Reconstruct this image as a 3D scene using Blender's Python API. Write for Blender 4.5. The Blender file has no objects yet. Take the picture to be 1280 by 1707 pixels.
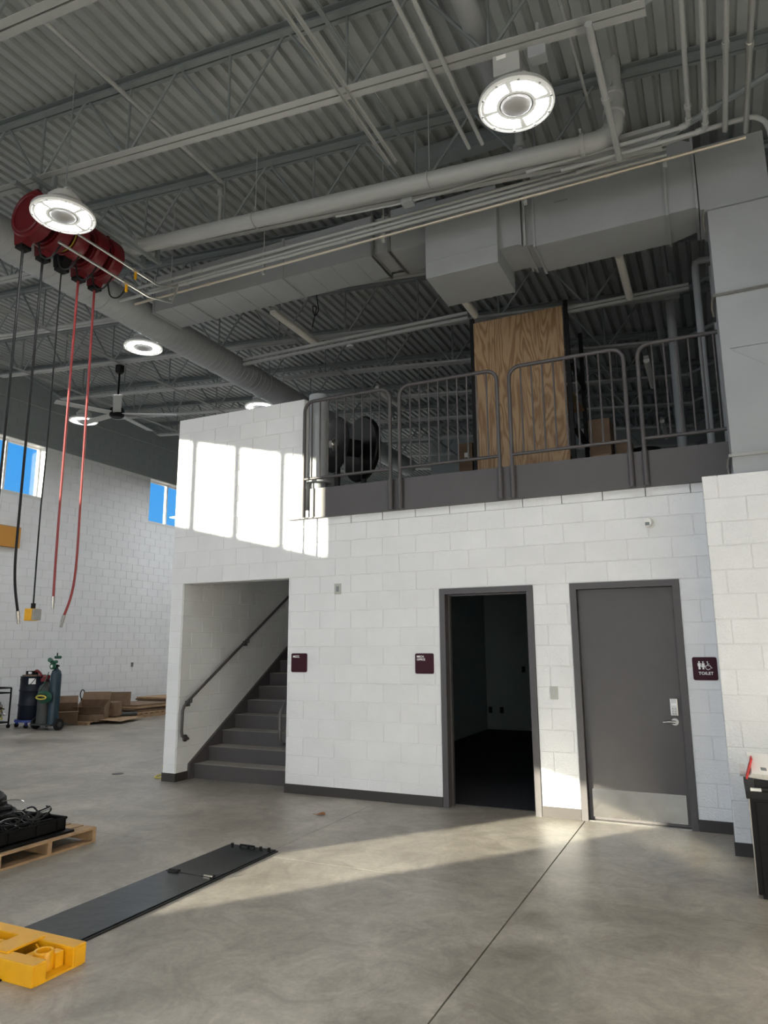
import bpy, bmesh, math, random
from mathutils import Vector, Matrix
random.seed(7)
C = bpy.context.scene.collection
SC = bpy.context.scene
PI = math.pi
# ---------------------------------------------------------------- camera
cam_d = bpy.data.cameras.new('camera'); cam = bpy.data.objects.new('camera', cam_d); C.objects.link(cam)
YAW, PITCH, ROLL, FPX = .4357, .1882, -.0059, 1183.0
cam_d.sensor_fit = 'VERTICAL'; cam_d.sensor_height = 36.0; cam_d.lens = FPX * 36.0 / 1707.0
cam_d.clip_start = .05; cam_d.clip_end = 300
_F = Vector((-math.sin(YAW)*math.cos(PITCH), math.cos(YAW)*math.cos(PITCH), math.sin(PITCH)))
_r = Vector((math.cos(YAW), math.sin(YAW), 0)); _u = _r.cross(_F)
_R = _r*math.cos(ROLL) + _u*math.sin(ROLL); _U = -_r*math.sin(ROLL) + _u*math.cos(ROLL)
M = Matrix(((_R.x, _U.x, -_F.x, 6.44), (_R.y, _U.y, -_F.y, -7.245), (_R.z, _U.z, -_F.z, 1.618), (0, 0, 0, 1)))
cam.matrix_world = M
SC.camera = cam
# ---------------------------------------------------------------- world, sun, daylight
W = bpy.data.worlds.new('sky'); SC.world = W; W.use_nodes = True
nt = W.node_tree; nt.nodes.clear()
o_ = nt.nodes.new('ShaderNodeOutputWorld'); bg = nt.nodes.new('ShaderNodeBackground')
tc = nt.nodes.new('ShaderNodeTexCoord'); sx = nt.nodes.new('ShaderNodeSeparateXYZ'); cr = nt.nodes.new('ShaderNodeValToRGB')
nt.links.new(tc.outputs['Generated'], sx.inputs[0]); nt.links.new(sx.outputs['Z'], cr.inputs[0])
e = cr.color_ramp.elements
e[0].position = 0.0; e[0].color = (.17, .50, .92, 1)
e[1].position = .8; e[1].color = (.02, .16, .62, 1)
x_ = e.new(.28); x_.color = (.055, .38, .95, 1)
nt.links.new(cr.outputs[0], bg.inputs[0]); bg.inputs[1].default_value = 1.5
nt.links.new(bg.outputs[0], o_.inputs[0])
sun_d = bpy.data.lights.new('sun', 'SUN'); sun = bpy.data.objects.new('sun', sun_d); C.objects.link(sun)
SUN_DIR = Vector((.6, .801, -.144)).normalized()
sun.rotation_euler = SUN_DIR.to_track_quat('-Z', 'Y').to_euler()
sun_d.energy = 36; sun_d.color = (1, .88, .68); sun_d.angle = math.radians(.3)
def area(name, loc, direction, sx_, sy_, power, col):
    d = bpy.data.lights.new(name, 'AREA'); d.shape = 'RECTANGLE'; d.size = sx_; d.size_y = sy_; d.energy = power; d.color = col
    o = bpy.data.objects.new(name, d); C.objects.link(o); o.location = loc
    o.rotation_euler = Vector(direction).to_track_quat('-Z', 'Z').to_euler(); return o
# daylight: area lights added at the unseen rear doors for ambient brightness
for x_d, pw_ in ((-5.2, 330), (0.0, 270), (5.2, 60)):
    area('daylight_fill', (x_d, -21.9, 2.6), (0, 1, -.02), 3.7, 4.2, pw_, (.90, .95, 1.0))
SC.view_settings.view_transform = 'Standard'; SC.view_settings.look = 'None'
SC.view_settings.gamma = 1; SC.view_settings.use_curve_mapping = False
SC.view_settings.exposure = -0.47
SC.cycles.max_bounces = 7; SC.cycles.diffuse_bounces = 4; SC.cycles.glossy_bounces = 3
SC.cycles.sample_clamp_indirect = 1200; SC.cycles.blur_glossy = 0
# ---------------------------------------------------------------- materials
def mat(name, col, rough=.6, metal=0., var=0., vscale=6., bump=0., bscale=40., emit=None, estr=0., objvar=0., spec=None):
    m = bpy.data.materials.new(name); m.use_nodes = True; t = m.node_tree; b = t.nodes['Principled BSDF']
    b.inputs['Base Color'].default_value = (*col, 1); b.inputs['Roughness'].default_value = rough; b.inputs['Metallic'].default_value = metal
    if spec is not None: b.inputs['Specular IOR Level'].default_value = spec
    g = t.nodes.new('ShaderNodeNewGeometry')
    if var or objvar:
        n = t.nodes.new('ShaderNodeTexNoise'); n.inputs['Scale'].default_value = vscale; n.inputs['Detail'].default_value = 4
        t.links.new(g.outputs['Position'], n.inputs['Vector'])
        mr = t.nodes.new('ShaderNodeMapRange'); mr.inputs[1].default_value = .3; mr.inputs[2].default_value = .7
        mr.inputs[3].default_value = 1-var; mr.inputs[4].default_value = 1+var
        t.links.new(n.outputs['Fac'], mr.inputs[0])
        hs = t.nodes.new('ShaderNodeHueSaturation'); hs.inputs['Color'].default_value = (*col, 1)
        if objvar:
            oi = t.nodes.new('ShaderNodeObjectInfo'); m2 = t.nodes.new('ShaderNodeMapRange')
            m2.inputs[3].default_value = 1-objvar; m2.inputs[4].default_value = 1+objvar
            t.links.new(oi.outputs['Random'], m2.inputs[0])
            mu = t.nodes.new('ShaderNodeMath'); mu.operation = 'MULTIPLY'
            t.links.new(mr.outputs[0], mu.inputs[0]); t.links.new(m2.outputs[0], mu.inputs[1]); t.links.new(mu.outputs[0], hs.inputs['Value'])
        else: t.links.new(mr.outputs[0], hs.inputs['Value'])
        t.links.new(hs.outputs[0], b.inputs['Base Color'])
    if bump:
        n2 = t.nodes.new('ShaderNodeTexNoise'); n2.inputs['Scale'].default_value = bscale; n2.inputs['Detail'].default_value = 3
        t.links.new(g.outputs['Position'], n2.inputs['Vector'])
        bp = t.nodes.new('ShaderNodeBump'); bp.inputs['Strength'].default_value = bump; bp.inputs['Distance'].default_value = .01
        t.links.new(n2.outputs['Fac'], bp.inputs['Height']); t.links.new(bp.outputs[0], b.inputs['Normal'])
    if emit: b.inputs['Emission Color'].default_value = (*emit, 1); b.inputs['Emission Strength'].default_value = estr
    return m
def concrete():
    m = bpy.data.materials.new('concrete_floor'); m.use_nodes = True; t = m.node_tree; b = t.nodes['Principled BSDF']; L = t.links
    g = t.nodes.new('ShaderNodeNewGeometry')
    def noise(s, d=6, dist=0., ro=.6):
        n = t.nodes.new('ShaderNodeTexNoise'); n.inputs['Scale'].default_value = s; n.inputs['Detail'].default_value = d
        n.inputs['Roughness'].default_value = ro; n.inputs['Distortion'].default_value = dist; L.new(g.outputs['Position'], n.inputs['Vector']); return n
    a = noise(.55, 5, .6); c2 = noise(3.0, 9, 1.1, .76); f = noise(26, 5, .4, .7)
    r1 = t.nodes.new('ShaderNodeValToRGB'); r1.color_ramp.elements[0].position = .34; r1.color_ramp.elements[0].color = (.235, .215, .19, 1)
    r1.color_ramp.elements[1].position = .68; r1.color_ramp.elements[1].color = (.44, .415, .38, 1); L.new(a.outputs['Fac'], r1.inputs[0])
    r2 = t.nodes.new('ShaderNodeValToRGB'); r2.color_ramp.elements[0].position = .3; r2.color_ramp.elements[0].color = (.60, .575, .54, 1)
    r2.color_ramp.elements[1].position = .72; r2.color_ramp.elements[1].color = (1.26, 1.25, 1.2, 1); L.new(c2.outputs['Fac'], r2.inputs[0])
    r3 = t.nodes.new('ShaderNodeValToRGB'); r3.color_ramp.elements[0].position = .3; r3.color_ramp.elements[0].color = (.86, .86, .86, 1)
    r3.color_ramp.elements[1].position = .7; r3.color_ramp.elements[1].color = (1.08, 1.08, 1.08, 1); L.new(f.outputs['Fac'], r3.inputs[0])
    def mul(x, y):
        mx = t.nodes.new('ShaderNodeMix'); mx.data_type = 'RGBA'; mx.blend_type = 'MULTIPLY'; mx.inputs[0].default_value = 1
        L.new(x, mx.inputs[6]); L.new(y, mx.inputs[7]); return mx.outputs[2]
    L.new(mul(mul(r1.outputs[0], r2.outputs[0]), r3.outputs[0]), b.inputs['Base Color'])
    mr = t.nodes.new('ShaderNodeMapRange'); mr.inputs[3].default_value = .30; mr.inputs[4].default_value = .52; L.new(c2.outputs['Fac'], mr.inputs[0]); L.new(mr.outputs[0], b.inputs['Roughness'])
    bp = t.nodes.new('ShaderNodeBump'); bp.inputs['Strength'].default_value = .25; bp.inputs['Distance'].default_value = .006; L.new(c2.outputs['Fac'], bp.inputs['Height']); L.new(bp.outputs[0], b.inputs['Normal'])
    return m
def plywood_mat():
    m = bpy.data.materials.new('plywood'); m.use_nodes = True; t = m.node_tree; b = t.nodes['Principled BSDF']; L = t.links
    g = t.nodes.new('ShaderNodeNewGeometry'); mp = t.nodes.new('ShaderNodeMapping'); mp.inputs['Scale'].default_value = (2.2, 2.2, .30); L.new(g.outputs['Position'], mp.inputs['Vector'])
    n = t.nodes.new('ShaderNodeTexNoise'); n.inputs['Scale'].default_value = 1.8; n.inputs['Detail'].default_value = 3; n.inputs['Distortion'].default_value = .5; L.new(mp.outputs[0], n.inputs['Vector'])
    mu = t.nodes.new('ShaderNodeMath'); mu.operation = 'MULTIPLY'; mu.inputs[1].default_value = 26; L.new(n.outputs['Fac'], mu.inputs[0])
    fr = t.nodes.new('ShaderNodeMath'); fr.operation = 'PINGPONG'; fr.inputs[1].default_value = 1; L.new(mu.outputs[0], fr.inputs[0])
    r = t.nodes.new('ShaderNodeValToRGB'); r.color_ramp.elements[0].position = .15; r.color_ramp.elements[0].color = (.25, .145, .075, 1)
    r.color_ramp.elements[1].position = .7; r.color_ramp.elements[1].color = (.40, .275, .16, 1); L.new(fr.outputs[0], r.inputs[0])
    L.new(r.outputs[0], b.inputs['Base Color']); b.inputs['Roughness'].default_value = .7
    return m
MT = dict(
    block=mat('white_block_paint', (.74, .755, .775), .45, var=.03, vscale=3, bump=.5, bscale=70, objvar=.02),
    mortar=mat('painted_mortar', (.74, .745, .75), .6),
    greyblock=mat('grey_block_paint', (.24, .27, .28), .6, var=.03, bump=.4, bscale=60, objvar=.03),
    plainwall=mat('plain_wall', (.70, .71, .70), .6, var=.04),
    deck=mat('grey_deck_paint', (.30, .325, .33), .42, var=.10, vscale=1.4),
    steel=mat('grey_steel_paint', (.18, .205, .215), .5, var=.05),
    pipe=mat('grey_pipe_paint', (.34, .355, .36), .45),
    duct=mat('grey_duct_paint', (.30, .32, .34), .55, var=.05, vscale=2),
    galv=mat('galvanised_conduit', (.62, .62, .6), .3, .85),
    brass=mat('bronze_conduit', (.55, .50, .42), .35, .6),
    trim=mat('bronze_grey_trim', (.070, .064, .067), .45, var=.04),
    base=mat('rubber_base', (.035, .03, .028), .5),
    tread=mat('concrete_tread', (.30, .275, .25), .7, var=.1, vscale=20),
    concrete=concrete(), slab=mat('slab_joint', (.05, .045, .04), .9),
    ply=plywood_mat(),
    black=mat('black_paint', (.003, .003, .0035), .5, spec=.2), rubber=mat('black_rubber', (.010, .010, .011), .6, var=.2, spec=.25),
    redpaint=mat('red_reel_paint', (.11, .005, .009), .42, spec=.3), redhose=mat('red_hose', (.24, .028, .03), .45),
    satin=mat('satin_plate', (.40, .40, .36), .4, .3), chrome=mat('brushed_steel', (.42, .41, .39), .28, 1.0, var=.06, vscale=9),
    kick=mat('steel_kick_plate', (.72, .69, .64), .13, 1.0, var=.10, vscale=5, bump=.02, bscale=5),
    yellow=mat('yellow_paint', (.80, .40, .008), .34, var=.04, vscale=20), plate=mat('dark_steel_plate', (.020, .024, .027), .27, .3, var=.25, vscale=5, bump=.15, bscale=12),
    maroon=mat('maroon_sign', (.040, .007, .015), .4, spec=.15), white=mat('white_lettering', (.85, .85, .85), .5),
    lampwhite=mat('lamp_housing', (.42, .43, .43), .4), lens=mat('lamp_lens', (.2, .2, .19), .3, emit=(1, .98, .88), estr=.55),
    led=mat('lamp_led', (1, 1, 1), .5, emit=(.97, .985, 1), estr=150), lampdisc=mat('lamp_disc', (.4, .4, .4), .5),
    glass=None, card=mat('cardboard', (.19, .125, .08), .85, var=.12, vscale=8), wood=mat('pallet_wood', (.36, .24, .14), .8, var=.2, vscale=12),
    drum=mat('navy_drum', (.003, .006, .014), .4, spec=.25), green=mat('green_paint', (.01, .08, .045), .4), teal=mat('teal_cylinder', (.006, .028, .045), .4), blue=mat('blue_paint', (.015, .035, .20), .4),
    mortar_far=mat('far_wall_mortar', (.63, .65, .64), .7), gunmetal=mat('grey_cart', (.04, .044, .042), .55), carpet=mat('dark_carpet', (.012, .013, .018), .95, var=.6, vscale=30), officewall=mat('office_wall', (.30, .38, .40), .8),
    winframe=mat('white_window_frame', (.8, .8, .8), .5), paper=mat('white_paper', (.8, .8, .78), .7), redp=mat('red_folder', (.5, .02, .02), .5),
    orange=mat('orange_panel', (.52, .24, .035), .6), leaf=mat('brown_leaf', (.28, .11, .04), .8), yelhose=mat('yellow_cord', (.5, .42, .06), .5),
    darkred=mat('dark_red', (.16, .01, .015), .4), ground=mat('ground', (.22, .2, .17), .9), cream=mat('white_plastic', (.75, .75, .72), .4), drainc=mat('drain_grate', (.06, .06, .055), .5),
)
gm = bpy.data.materials.new('window_glass'); gm.use_nodes = True; t = gm.node_tree; t.nodes.clear()
oo = t.nodes.new('ShaderNodeOutputMaterial'); tr = t.nodes.new('ShaderNodeBsdfTransparent'); gl = t.nodes.new('ShaderNodeBsdfGlossy'); mx = t.nodes.new('ShaderNodeMixShader')
gl.inputs['Roughness'].default_value = .02; tr.inputs[0].default_value = (.93, .96, .97, 1); mx.inputs[0].default_value = .05
t.links.new(tr.outputs[0], mx.inputs[1]); t.links.new(gl.outputs[0], mx.inputs[2]); t.links.new(mx.outputs[0], oo.inputs[0]); MT['glass'] = gm
# ---------------------------------------------------------------- mesh helpers
class MB:
    def __init__(s): s.bm = bmesh.new()
    def box(s, a, b, mtx=None, bev=0):
        x0, y0, z0 = a; x1, y1, z1 = b
        vs = [s.bm.verts.new(((x0, x1)[i & 1], (y0, y1)[i >> 1 & 1], (z0, z1)[i >> 2])) for i in range(8)]
        fs = [s.bm.faces.new([vs[k] for k in q]) for q in ((0, 2, 3, 1), (4, 5, 7, 6), (0, 1, 5, 4), (2, 6, 7, 3), (0, 4, 6, 2), (1, 3, 7, 5))]
        if bev:
            r = bmesh.ops.bevel(s.bm, geom=list({e for f in fs for e in f.edges}), offset=bev, segments=2, affect='EDGES', profile=.7)
            vs = list({v for f in r['faces'] for v in f.verts} | {v for v in vs if v.is_valid})
        if mtx is not None: bmesh.ops.transform(s.bm, matrix=mtx, verts=[v for v in vs if v.is_valid])
        return s
    def cyl(s, p0, p1, r, seg=12, r2=None, caps=True):
        p0 = Vector(p0); p1 = Vector(p1); d = p1-p0; q = d.to_track_quat('Z', 'Y').to_matrix(); r2 = r if r2 is None else r2
        A = []; B = []
        for i in range(seg):
            a = 2*PI*i/seg; v = q @ Vector((math.cos(a), math.sin(a), 0)); A.append(s.bm.verts.new(p0+v*r)); B.append(s.bm.verts.new(p1+v*r2))
        for i in range(seg): j = (i+1) % seg; s.bm.faces.new((A[i], A[j], B[j], B[i]))
        if caps: s.bm.faces.new(A[::-1]); s.bm.faces.new(B)
        return s
    def tube(s, pts, r, seg=8, closed=False):
        pts = [Vector(p) for p in pts]; n = len(pts); rings = []; up = None
        for i, p in enumerate(pts):
            if closed: d = pts[(i+1) % n]-pts[i-1]
            else: d = pts[min(i+1, n-1)]-pts[max(i-1, 0)]
            d.normalize()
            if up is None: up = d.orthogonal().normalized()
            up = (up - d*up.dot(d)).normalized(); w = d.cross(up)
            rr = r[i] if isinstance(r, (list, tuple)) else r
            rings.append([s.bm.verts.new(p+(up*math.cos(2*PI*k/seg)+w*math.sin(2*PI*k/seg))*rr) for k in range(seg)])
        for i in range(n if closed else n-1):
            a, b = rings[i], rings[(i+1) % n]
            for k in range(seg): j = (k+1) % seg; s.bm.faces.new((a[k], a[j], b[j], b[k]))
        if not closed: s.bm.faces.new(rings[0][::-1]); s.bm.faces.new(rings[-1])
        return s
    def lathe(s, prof, seg=24, mtx=None):
        # prof: (r, z) list, around z
        rings = []; new = []
        for r, z in prof:
            if r < 1e-6: v = s.bm.verts.new((0, 0, z)); rings.append([v]); new.append(v)
            else:
                R_ = [s.bm.verts.new((r*math.cos(2*PI*i/seg), r*math.sin(2*PI*i/seg), z)) for i in range(seg)]; rings.append(R_); new += R_
        for a, b in zip(rings, rings[1:]):
            for i in range(seg):
                j = (i+1) % seg; q = [a[i % len(a)], a[j % len(a)], b[j % len(b)], b[i % len(b)]]
                q2 = []
                for v in q:
                    if v not in q2: q2.append(v)
                if len(q2) > 2: s.bm.faces.new(q2)
        if mtx is not None: bmesh.ops.transform(s.bm, matrix=mtx, verts=new)
        return s
    def poly(s, pts, thick, axis=(0, 0, 1)):
        ax = Vector(axis)*thick; a = [s.bm.verts.new(p) for p in pts]; b = [s.bm.verts.new(Vector(p)+ax) for p in pts]; n = len(pts)
        s.bm.faces.new(a[::-1]); s.bm.faces.new(b)
        for i in range(n): j = (i+1) % n; s.bm.faces.new((a[i], a[j], b[j], b[i]))
        return s
def wloc(p):
    v = Vector((0, 0, 0))
    while p is not None: v += p.location; p = p.parent
    return v
def link_mesh(name, me, parent=None, loc=None):
    o = bpy.data.objects.new(name, me); C.objects.link(o)
    if parent is not None: o.parent = parent
    if loc is not None: o.location = loc
    return o
def obj(name, mb, material, parent=None, smooth=False, label=None):
    """mesh given in world coordinates, shifted into the frame of its parent"""
    bmesh.ops.recalc_face_normals(mb.bm, faces=mb.bm.faces[:])
    if parent is not None: bmesh.ops.translate(mb.bm, vec=-wloc(parent), verts=mb.bm.verts[:])
    me = bpy.data.meshes.new(name); mb.bm.to_mesh(me); mb.bm.free(); me.materials.append(MT[material])
    if smooth:
        for p in me.polygons: p.use_smooth = True
        try: me.set_sharp_from_angle(angle=math.radians(40))
        except Exception: pass
    o = link_mesh(name, me, parent)
    if label: o['label'] = label
    return o
def thing(name, label, cat, loc=(0, 0, 0), group=None):
    o = bpy.data.objects.new(name, None); C.objects.link(o); o.location = loc; o.empty_display_size = .1
    o['label'] = label; o['category'] = cat
    if group: o['group'] = group
    return o
def tag(o, label, cat, group=None):
    o['label'] = label; o['category'] = cat
    if group: o['group'] = group
    return o
def struct(name, mb, material, parent=None, smooth=False):
    o = obj(name, mb, material, parent, smooth)
    if parent is None: o['kind'] = 'structure'
    return o
def kids(o): return [c for c in C.objects if c.parent == o]
def copy_tree(o, kidmap, parent=None):
    c = o.copy(); C.objects.link(c); c.parent = parent
    for k in kidmap.get(o.name, []): copy_tree(k, kidmap, c)
    return c
def kmap(root):
    m = {}
    for c in C.objects:
        if c.parent is not None: m.setdefault(c.parent.name, []).append(c)
    return m
def box1(name, a, b, material, parent=None, bev=0, smooth=False, label=None):
    return obj(name, MB().box(a, b, bev=bev), material, parent, smooth, label)
def arc(c, r, a0, a1, n, u, v):
    c = Vector(c); u = Vector(u); v = Vector(v)
    return [c+u*(r*math.cos(a0+(a1-a0)*i/n))+v*(r*math.sin(a0+(a1-a0)*i/n)) for i in range(n+1)]
def spline(pts, n=6):
    P = [Vector(p) for p in pts]; out = []
    for i in range(len(P)-1):
        p0 = P[max(i-1, 0)]; p1 = P[i]; p2 = P[i+1]; p3 = P[min(i+2, len(P)-1)]
        for k in range(n):
            t_ = k/n; out.append(.5*((2*p1)+(p2-p0)*t_+(2*p0-5*p1+4*p2-p3)*t_**2+(3*p1-p0-3*p2+p3)*t_**3))
    out.append(P[-1]); return out
# ---------------------------------------------------------------- block walls
CH = .2032; BL = .4064; G = .007; _bc = {}
def block_mesh(w, h, m):
    k = (round(w, 3), round(h, 3), m)
    if k not in _bc:
        b = bmesh.new(); c = .0025; y0 = 0; y1 = .012
        pts = []
        for (yy, ins) in ((y1, 0), (y0+c, 0), (y0, c)):
            pts.append([b.verts.new((x, yy, z)) for x, z in ((ins, ins), (w-ins, ins), (w-ins, h-ins), (ins, h-ins))])
        b.faces.new(pts[2])
        for A, B in zip(pts, pts[1:]):
            for i in range(4): j = (i+1) % 4; b.faces.new((A[i], A[j], B[j], B[i]))
        bmesh.ops.recalc_face_normals(b, faces=b.faces[:])
        if sum(f.normal.y for f in b.faces if abs(f.normal.y) > .9) > 0: bmesh.ops.reverse_faces(b, faces=b.faces[:])
        me = bpy.data.meshes.new('block'); b.to_mesh(me); b.free(); me.materials.append(MT[m]); _bc[k] = me
    return _bc[k]
def blocks(parent, origin, rot, u0, u1, z0, z1, holes=(), phase=0., m='block', stuff=False, cap=300):
    """running bond; local x runs along the wall, local -y is outwards"""
    n = 0; mt = Matrix.Translation(Vector(origin)) @ Matrix.Rotation(rot, 4, 'Z'); lst = []
    k0 = int(round(z0/CH))
    k = k0
    while k*CH < z1-.01:
        za, zb = max(k*CH, z0), min((k+1)*CH, z1); off = phase + (BL/2 if k % 2 else 0)
        i0 = math.floor((u0-off)/BL)-1
        i = i0
        while off+i*BL < u1:
            segs = [(max(off+i*BL, u0), min(off+(i+1)*BL, u1))]
            for (ha, hb, hz0, hz1) in holes:
                if hz0 < zb-.03 and hz1 > za+.03:
                    ns = []
                    for a, b in segs:
                        if hb <= a or ha >= b: ns.append((a, b)); continue
                        if ha > a: ns.append((a, ha))
                        if hb < b: ns.append((hb, b))
                    segs = ns
            for a, b in segs:
                if b-a > .025: lst.append((a, b, za, zb))
            i += 1
        k += 1
    me_all = MB() if stuff else None
    inv = wloc(parent)
    for a, b, za, zb in lst:
        if stuff:
            g = G/2; me_all.box((a+g, 0, za+g), (b-g, .012, zb-g), mt)
        else:
            o = link_mesh('block', block_mesh(b-a-G, zb-za-G, m), parent)
            o.location = mt @ Vector((a+G/2, 0, za+G/2)) - inv; o.rotation_euler = (0, 0, rot)
        n += 1
    if stuff: o = obj('block_courses', me_all, m, parent); o['kind'] = 'stuff'
    return n
def grid_wall(mb, axis, plane0, plane1, u0, u1, z0, z1, holes=()):
    """solid wall with rectangular openings; axis 'x': runs along x, between y=plane0..plane1"""
    us = sorted({u0, u1, *[min(max(h[0], u0), u1) for h in holes], *[min(max(h[1], u0), u1) for h in holes]})
    for a, b in zip(us, us[1:]):
        if b-a < 1e-6: continue
        m_ = (a+b)/2; iv = [(z0, z1)]
        for h in holes:
            if h[0] < m_ < h[1]:
                nv = []
                for p, q in iv:
                    if h[3] <= p or h[2] >= q: nv.append((p, q)); continue
                    if h[2] > p: nv.append((p, h[2]))
                    if h[3] < q: nv.append((h[3], q))
                iv = nv
        for p, q in iv:
            if axis == 'x': mb.box((a, plane0, p), (b, plane1, q))
            else: mb.box((plane0, a, p), (plane1, b, q))
    return mb
RS = .0010
REC = .007
# ================================================================ SETTING
SLOPE = .0875
def zc(x, z=7.2): return z - SLOPE*x
DW, DH = 1.016, 2.235
D1, D2 = 3.722, 5.112
STAIR = (.2, 1.8, -1, 2.438)
STAIR = (.2-REC, 1.8, -1, 2.438)
front_holes = [STAIR, (D1, D1+DW, -1, DH), (D2, D2+DW, -1, DH)]
wf = MB()
grid_wall(wf, 'x', REC, .2, .004, 1.98, 0, 4.67, front_holes)
grid_wall(wf, 'x', REC, .2, 1.98, 8.4, 0, 3.25, front_holes)
wall_front = struct('wall_front', wf, 'mortar')
blocks(wall_front, (0, 0, 0), 0, 0, 6.41, 0, 3.25, front_holes)
blocks(wall_front, (0, 0, 0), 0, 0, 1.98, 3.2512, 4.67)
# pier on the right
pr_ = MB().box((6.41+REC, -.69+REC, 0), (8.4, REC, 3.04))
wall_pier = struct('wall_pier', pr_, 'mortar')
blocks(wall_pier, (6.41, -.69, 0), 0, 0, 1.99, 0, 3.048, phase=.12)
blocks(wall_pier, (6.41, 0, 0), -PI/2, 0, .69, 0, 3.048, phase=.08)
# stair enclosure
sw = MB().box((.0, .2, 0), (.2-REC, 10, 4.67)); sw.box((0, .0+.02, 0), (.004, .2, 4.67))
wall_stair = struct('wall_stair_left', sw, 'mortar')
blocks(wall_stair, (.2, 0, 0), PI/2, .012, 4.2, 0, 3.66, phase=.2)
struct('wall_stair_right', MB().box((1.8, .2, 0), (2.0, 5.4, 3.05)), 'plainwall')
# mezzanine slab, landing, back wall
struct('trim_mezzanine_slab', MB().box((2.0, .0+REC, 3.05), (8.4, 10, 3.25)).box((.2, 5.4, 3.05), (2.0, 10, 3.25)), 'concrete')
struct('wall_mezzanine_back', MB().box((-.2, 10, 0), (8.4, 10.2, 7.3)), 'greyblock')
# office room
struct('wall_office', MB().box((2.0, 6.9, 0), (8.4, 7.0, 3.05)).box((2.0, .2, 0), (2.1, 6.9, 3.05)).box((4.92, .2, 0), (5.0, 6.9, 3.05)), 'officewall')
struct('trim_office_carpet', MB().box((2.1, .2, .001), (4.92, 6.9, .008)), 'carpet')
for x_, z_, nm_ in ((2.17, .38, 'dark outlet plate low on the far wall of the dark office, left one'), (2.40, .38, 'dark outlet plate low on the far wall of the dark office, right one'), (2.87, 1.17, 'dark switch plate on the far wall of the dark office')):
    t_ = thing('wall_outlet', nm_, 'outlet', (x_, 6.9, z_))
    box1('cover_plate', (x_-.035, 6.892, z_-.057), (x_+.035, 6.9, z_+.057), 'black', t_)
    box1('socket', (x_-.015, 6.888, z_-.035), (x_+.015, 6.892, z_+.035), 'rubber', t_)
# hall walls
LX = -7.9
wins = [(-14.02, -10.30, 5.12, 6.40), (-6.5, -2.84, 5.15, 6.40), (.65, 4.31, 5.15, 6.40), (7.8, 11.46, 5.15, 6.40), (-18.65, -16.75, 2.60, 3.56)]
wl = MB(); grid_wall(wl, 'y', LX-.3, LX-REC, -22, 16, 0, 8.2, wins)
wall_left = struct('wall_left', wl, 'mortar_far')
hl = [(w[0], w[1], w[2], w[3]) for w in wins]
blocks(wall_left, (LX, 0, 0), PI/2, 3.25, 9.2, 0, 4.064, hl, cap=300)
blocks(wall_left, (LX, 0, 0), PI/2, .4, 3.25, 0, 6.4, hl, stuff=True)
blocks(wall_left, (LX, 0, 0), PI/2, 3.25, 12, 4.064, 6.4, hl, stuff=True)
blocks(wall_left, (LX, 0, 0), PI/2, 1.5, 12, 6.41, 7.9, (), m='greyblock', stuff=True)
box1('paint_band', (LX-REC, -22, 6.41), (LX-REC+.002, 16, 8.2), 'greyblock', wall_left)
struct('wall_back', MB().box((-8.2, 16, 0), (8.7, 16.2, 8.2)), 'greyblock')
rear = MB(); grid_wall(rear, 'x', -22.3, -22, -8.2, 8.7, 0, 8.2, [(-7.05, -3.35, 0, 4.7), (-1.85, 1.85, 0, 4.7), (3.35, 7.05, 0, 4.7)])
struct('wall_rear', rear, 'plainwall')
struct('wall_right', MB().box((8.4, -22, 0), (8.7, 16, 8.2)), 'plainwall')
# windows in the left wall
for n_, (ya, yb, za, zb_) in enumerate(wins):
    wr = MB(); xo, xi = LX-.27, LX-.19; f = .05
    wr.box((xo, ya, za), (xi, yb, za+f)).box((xo, ya, zb_-f), (xi, yb, zb_)).box((xo, ya, za+f), (xi, ya+f, zb_-f)).box((xo, yb-f, za+f), (xi, yb, zb_-f))
    w_ = struct('window_%d' % (n_+1), wr, 'winframe')
    nm = 4 if n_ < 4 else 1; st = (yb-ya)/nm
    for k in range(1, nm): box1('mullion', (xo, ya+k*st-.03, za+f), (xi, ya+k*st+.03, zb_-f), 'winframe', w_)
    for k in range(nm): box1('pane', (xo+.03, ya+k*st+.035, za+f), (xo+.04, ya+(k+1)*st-.035, zb_-f), 'glass', w_)
    # painted reveal of the opening
    rv = MB().box((LX-.19, ya, zb_-.012), (LX-.0, yb, zb_)).box((LX-.19, ya, za), (LX, yb, za+.012)).box((LX-.19, ya, za+.012), (LX, ya+.012, zb_-.012)).box((LX-.19, yb-.012, za+.012), (LX, yb, zb_-.012))
    obj('reveal', rv, 'winframe', w_)
# floor: slabs parted by saw cuts
floor = struct('floor', MB().box((-8.2, -22.3, -.2), (8.7, 16.2, -.02)), 'slab')
xs = [-8.2, -5.6, -1.3, 3.0, 5.14, 8.7]; ys = [-22.3, -12, -6.5, -2.18, 2.1, 6.4, 10.7, 16.2]
def gx(v): return .005 if abs(v-5.14) < .01 else .0018
for a, b in zip(xs, xs[1:]):
    for c_, d_ in zip(ys, ys[1:]):
        box1('floor_slab', (a+gx(a), c_+.0018, -.02), (b-gx(b), d_-.0018, 0), 'concrete', floor)
struct('trim_outside_ground', MB().box((-90, -90, -.4), (90, 90, -.21)), 'ground')
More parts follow.
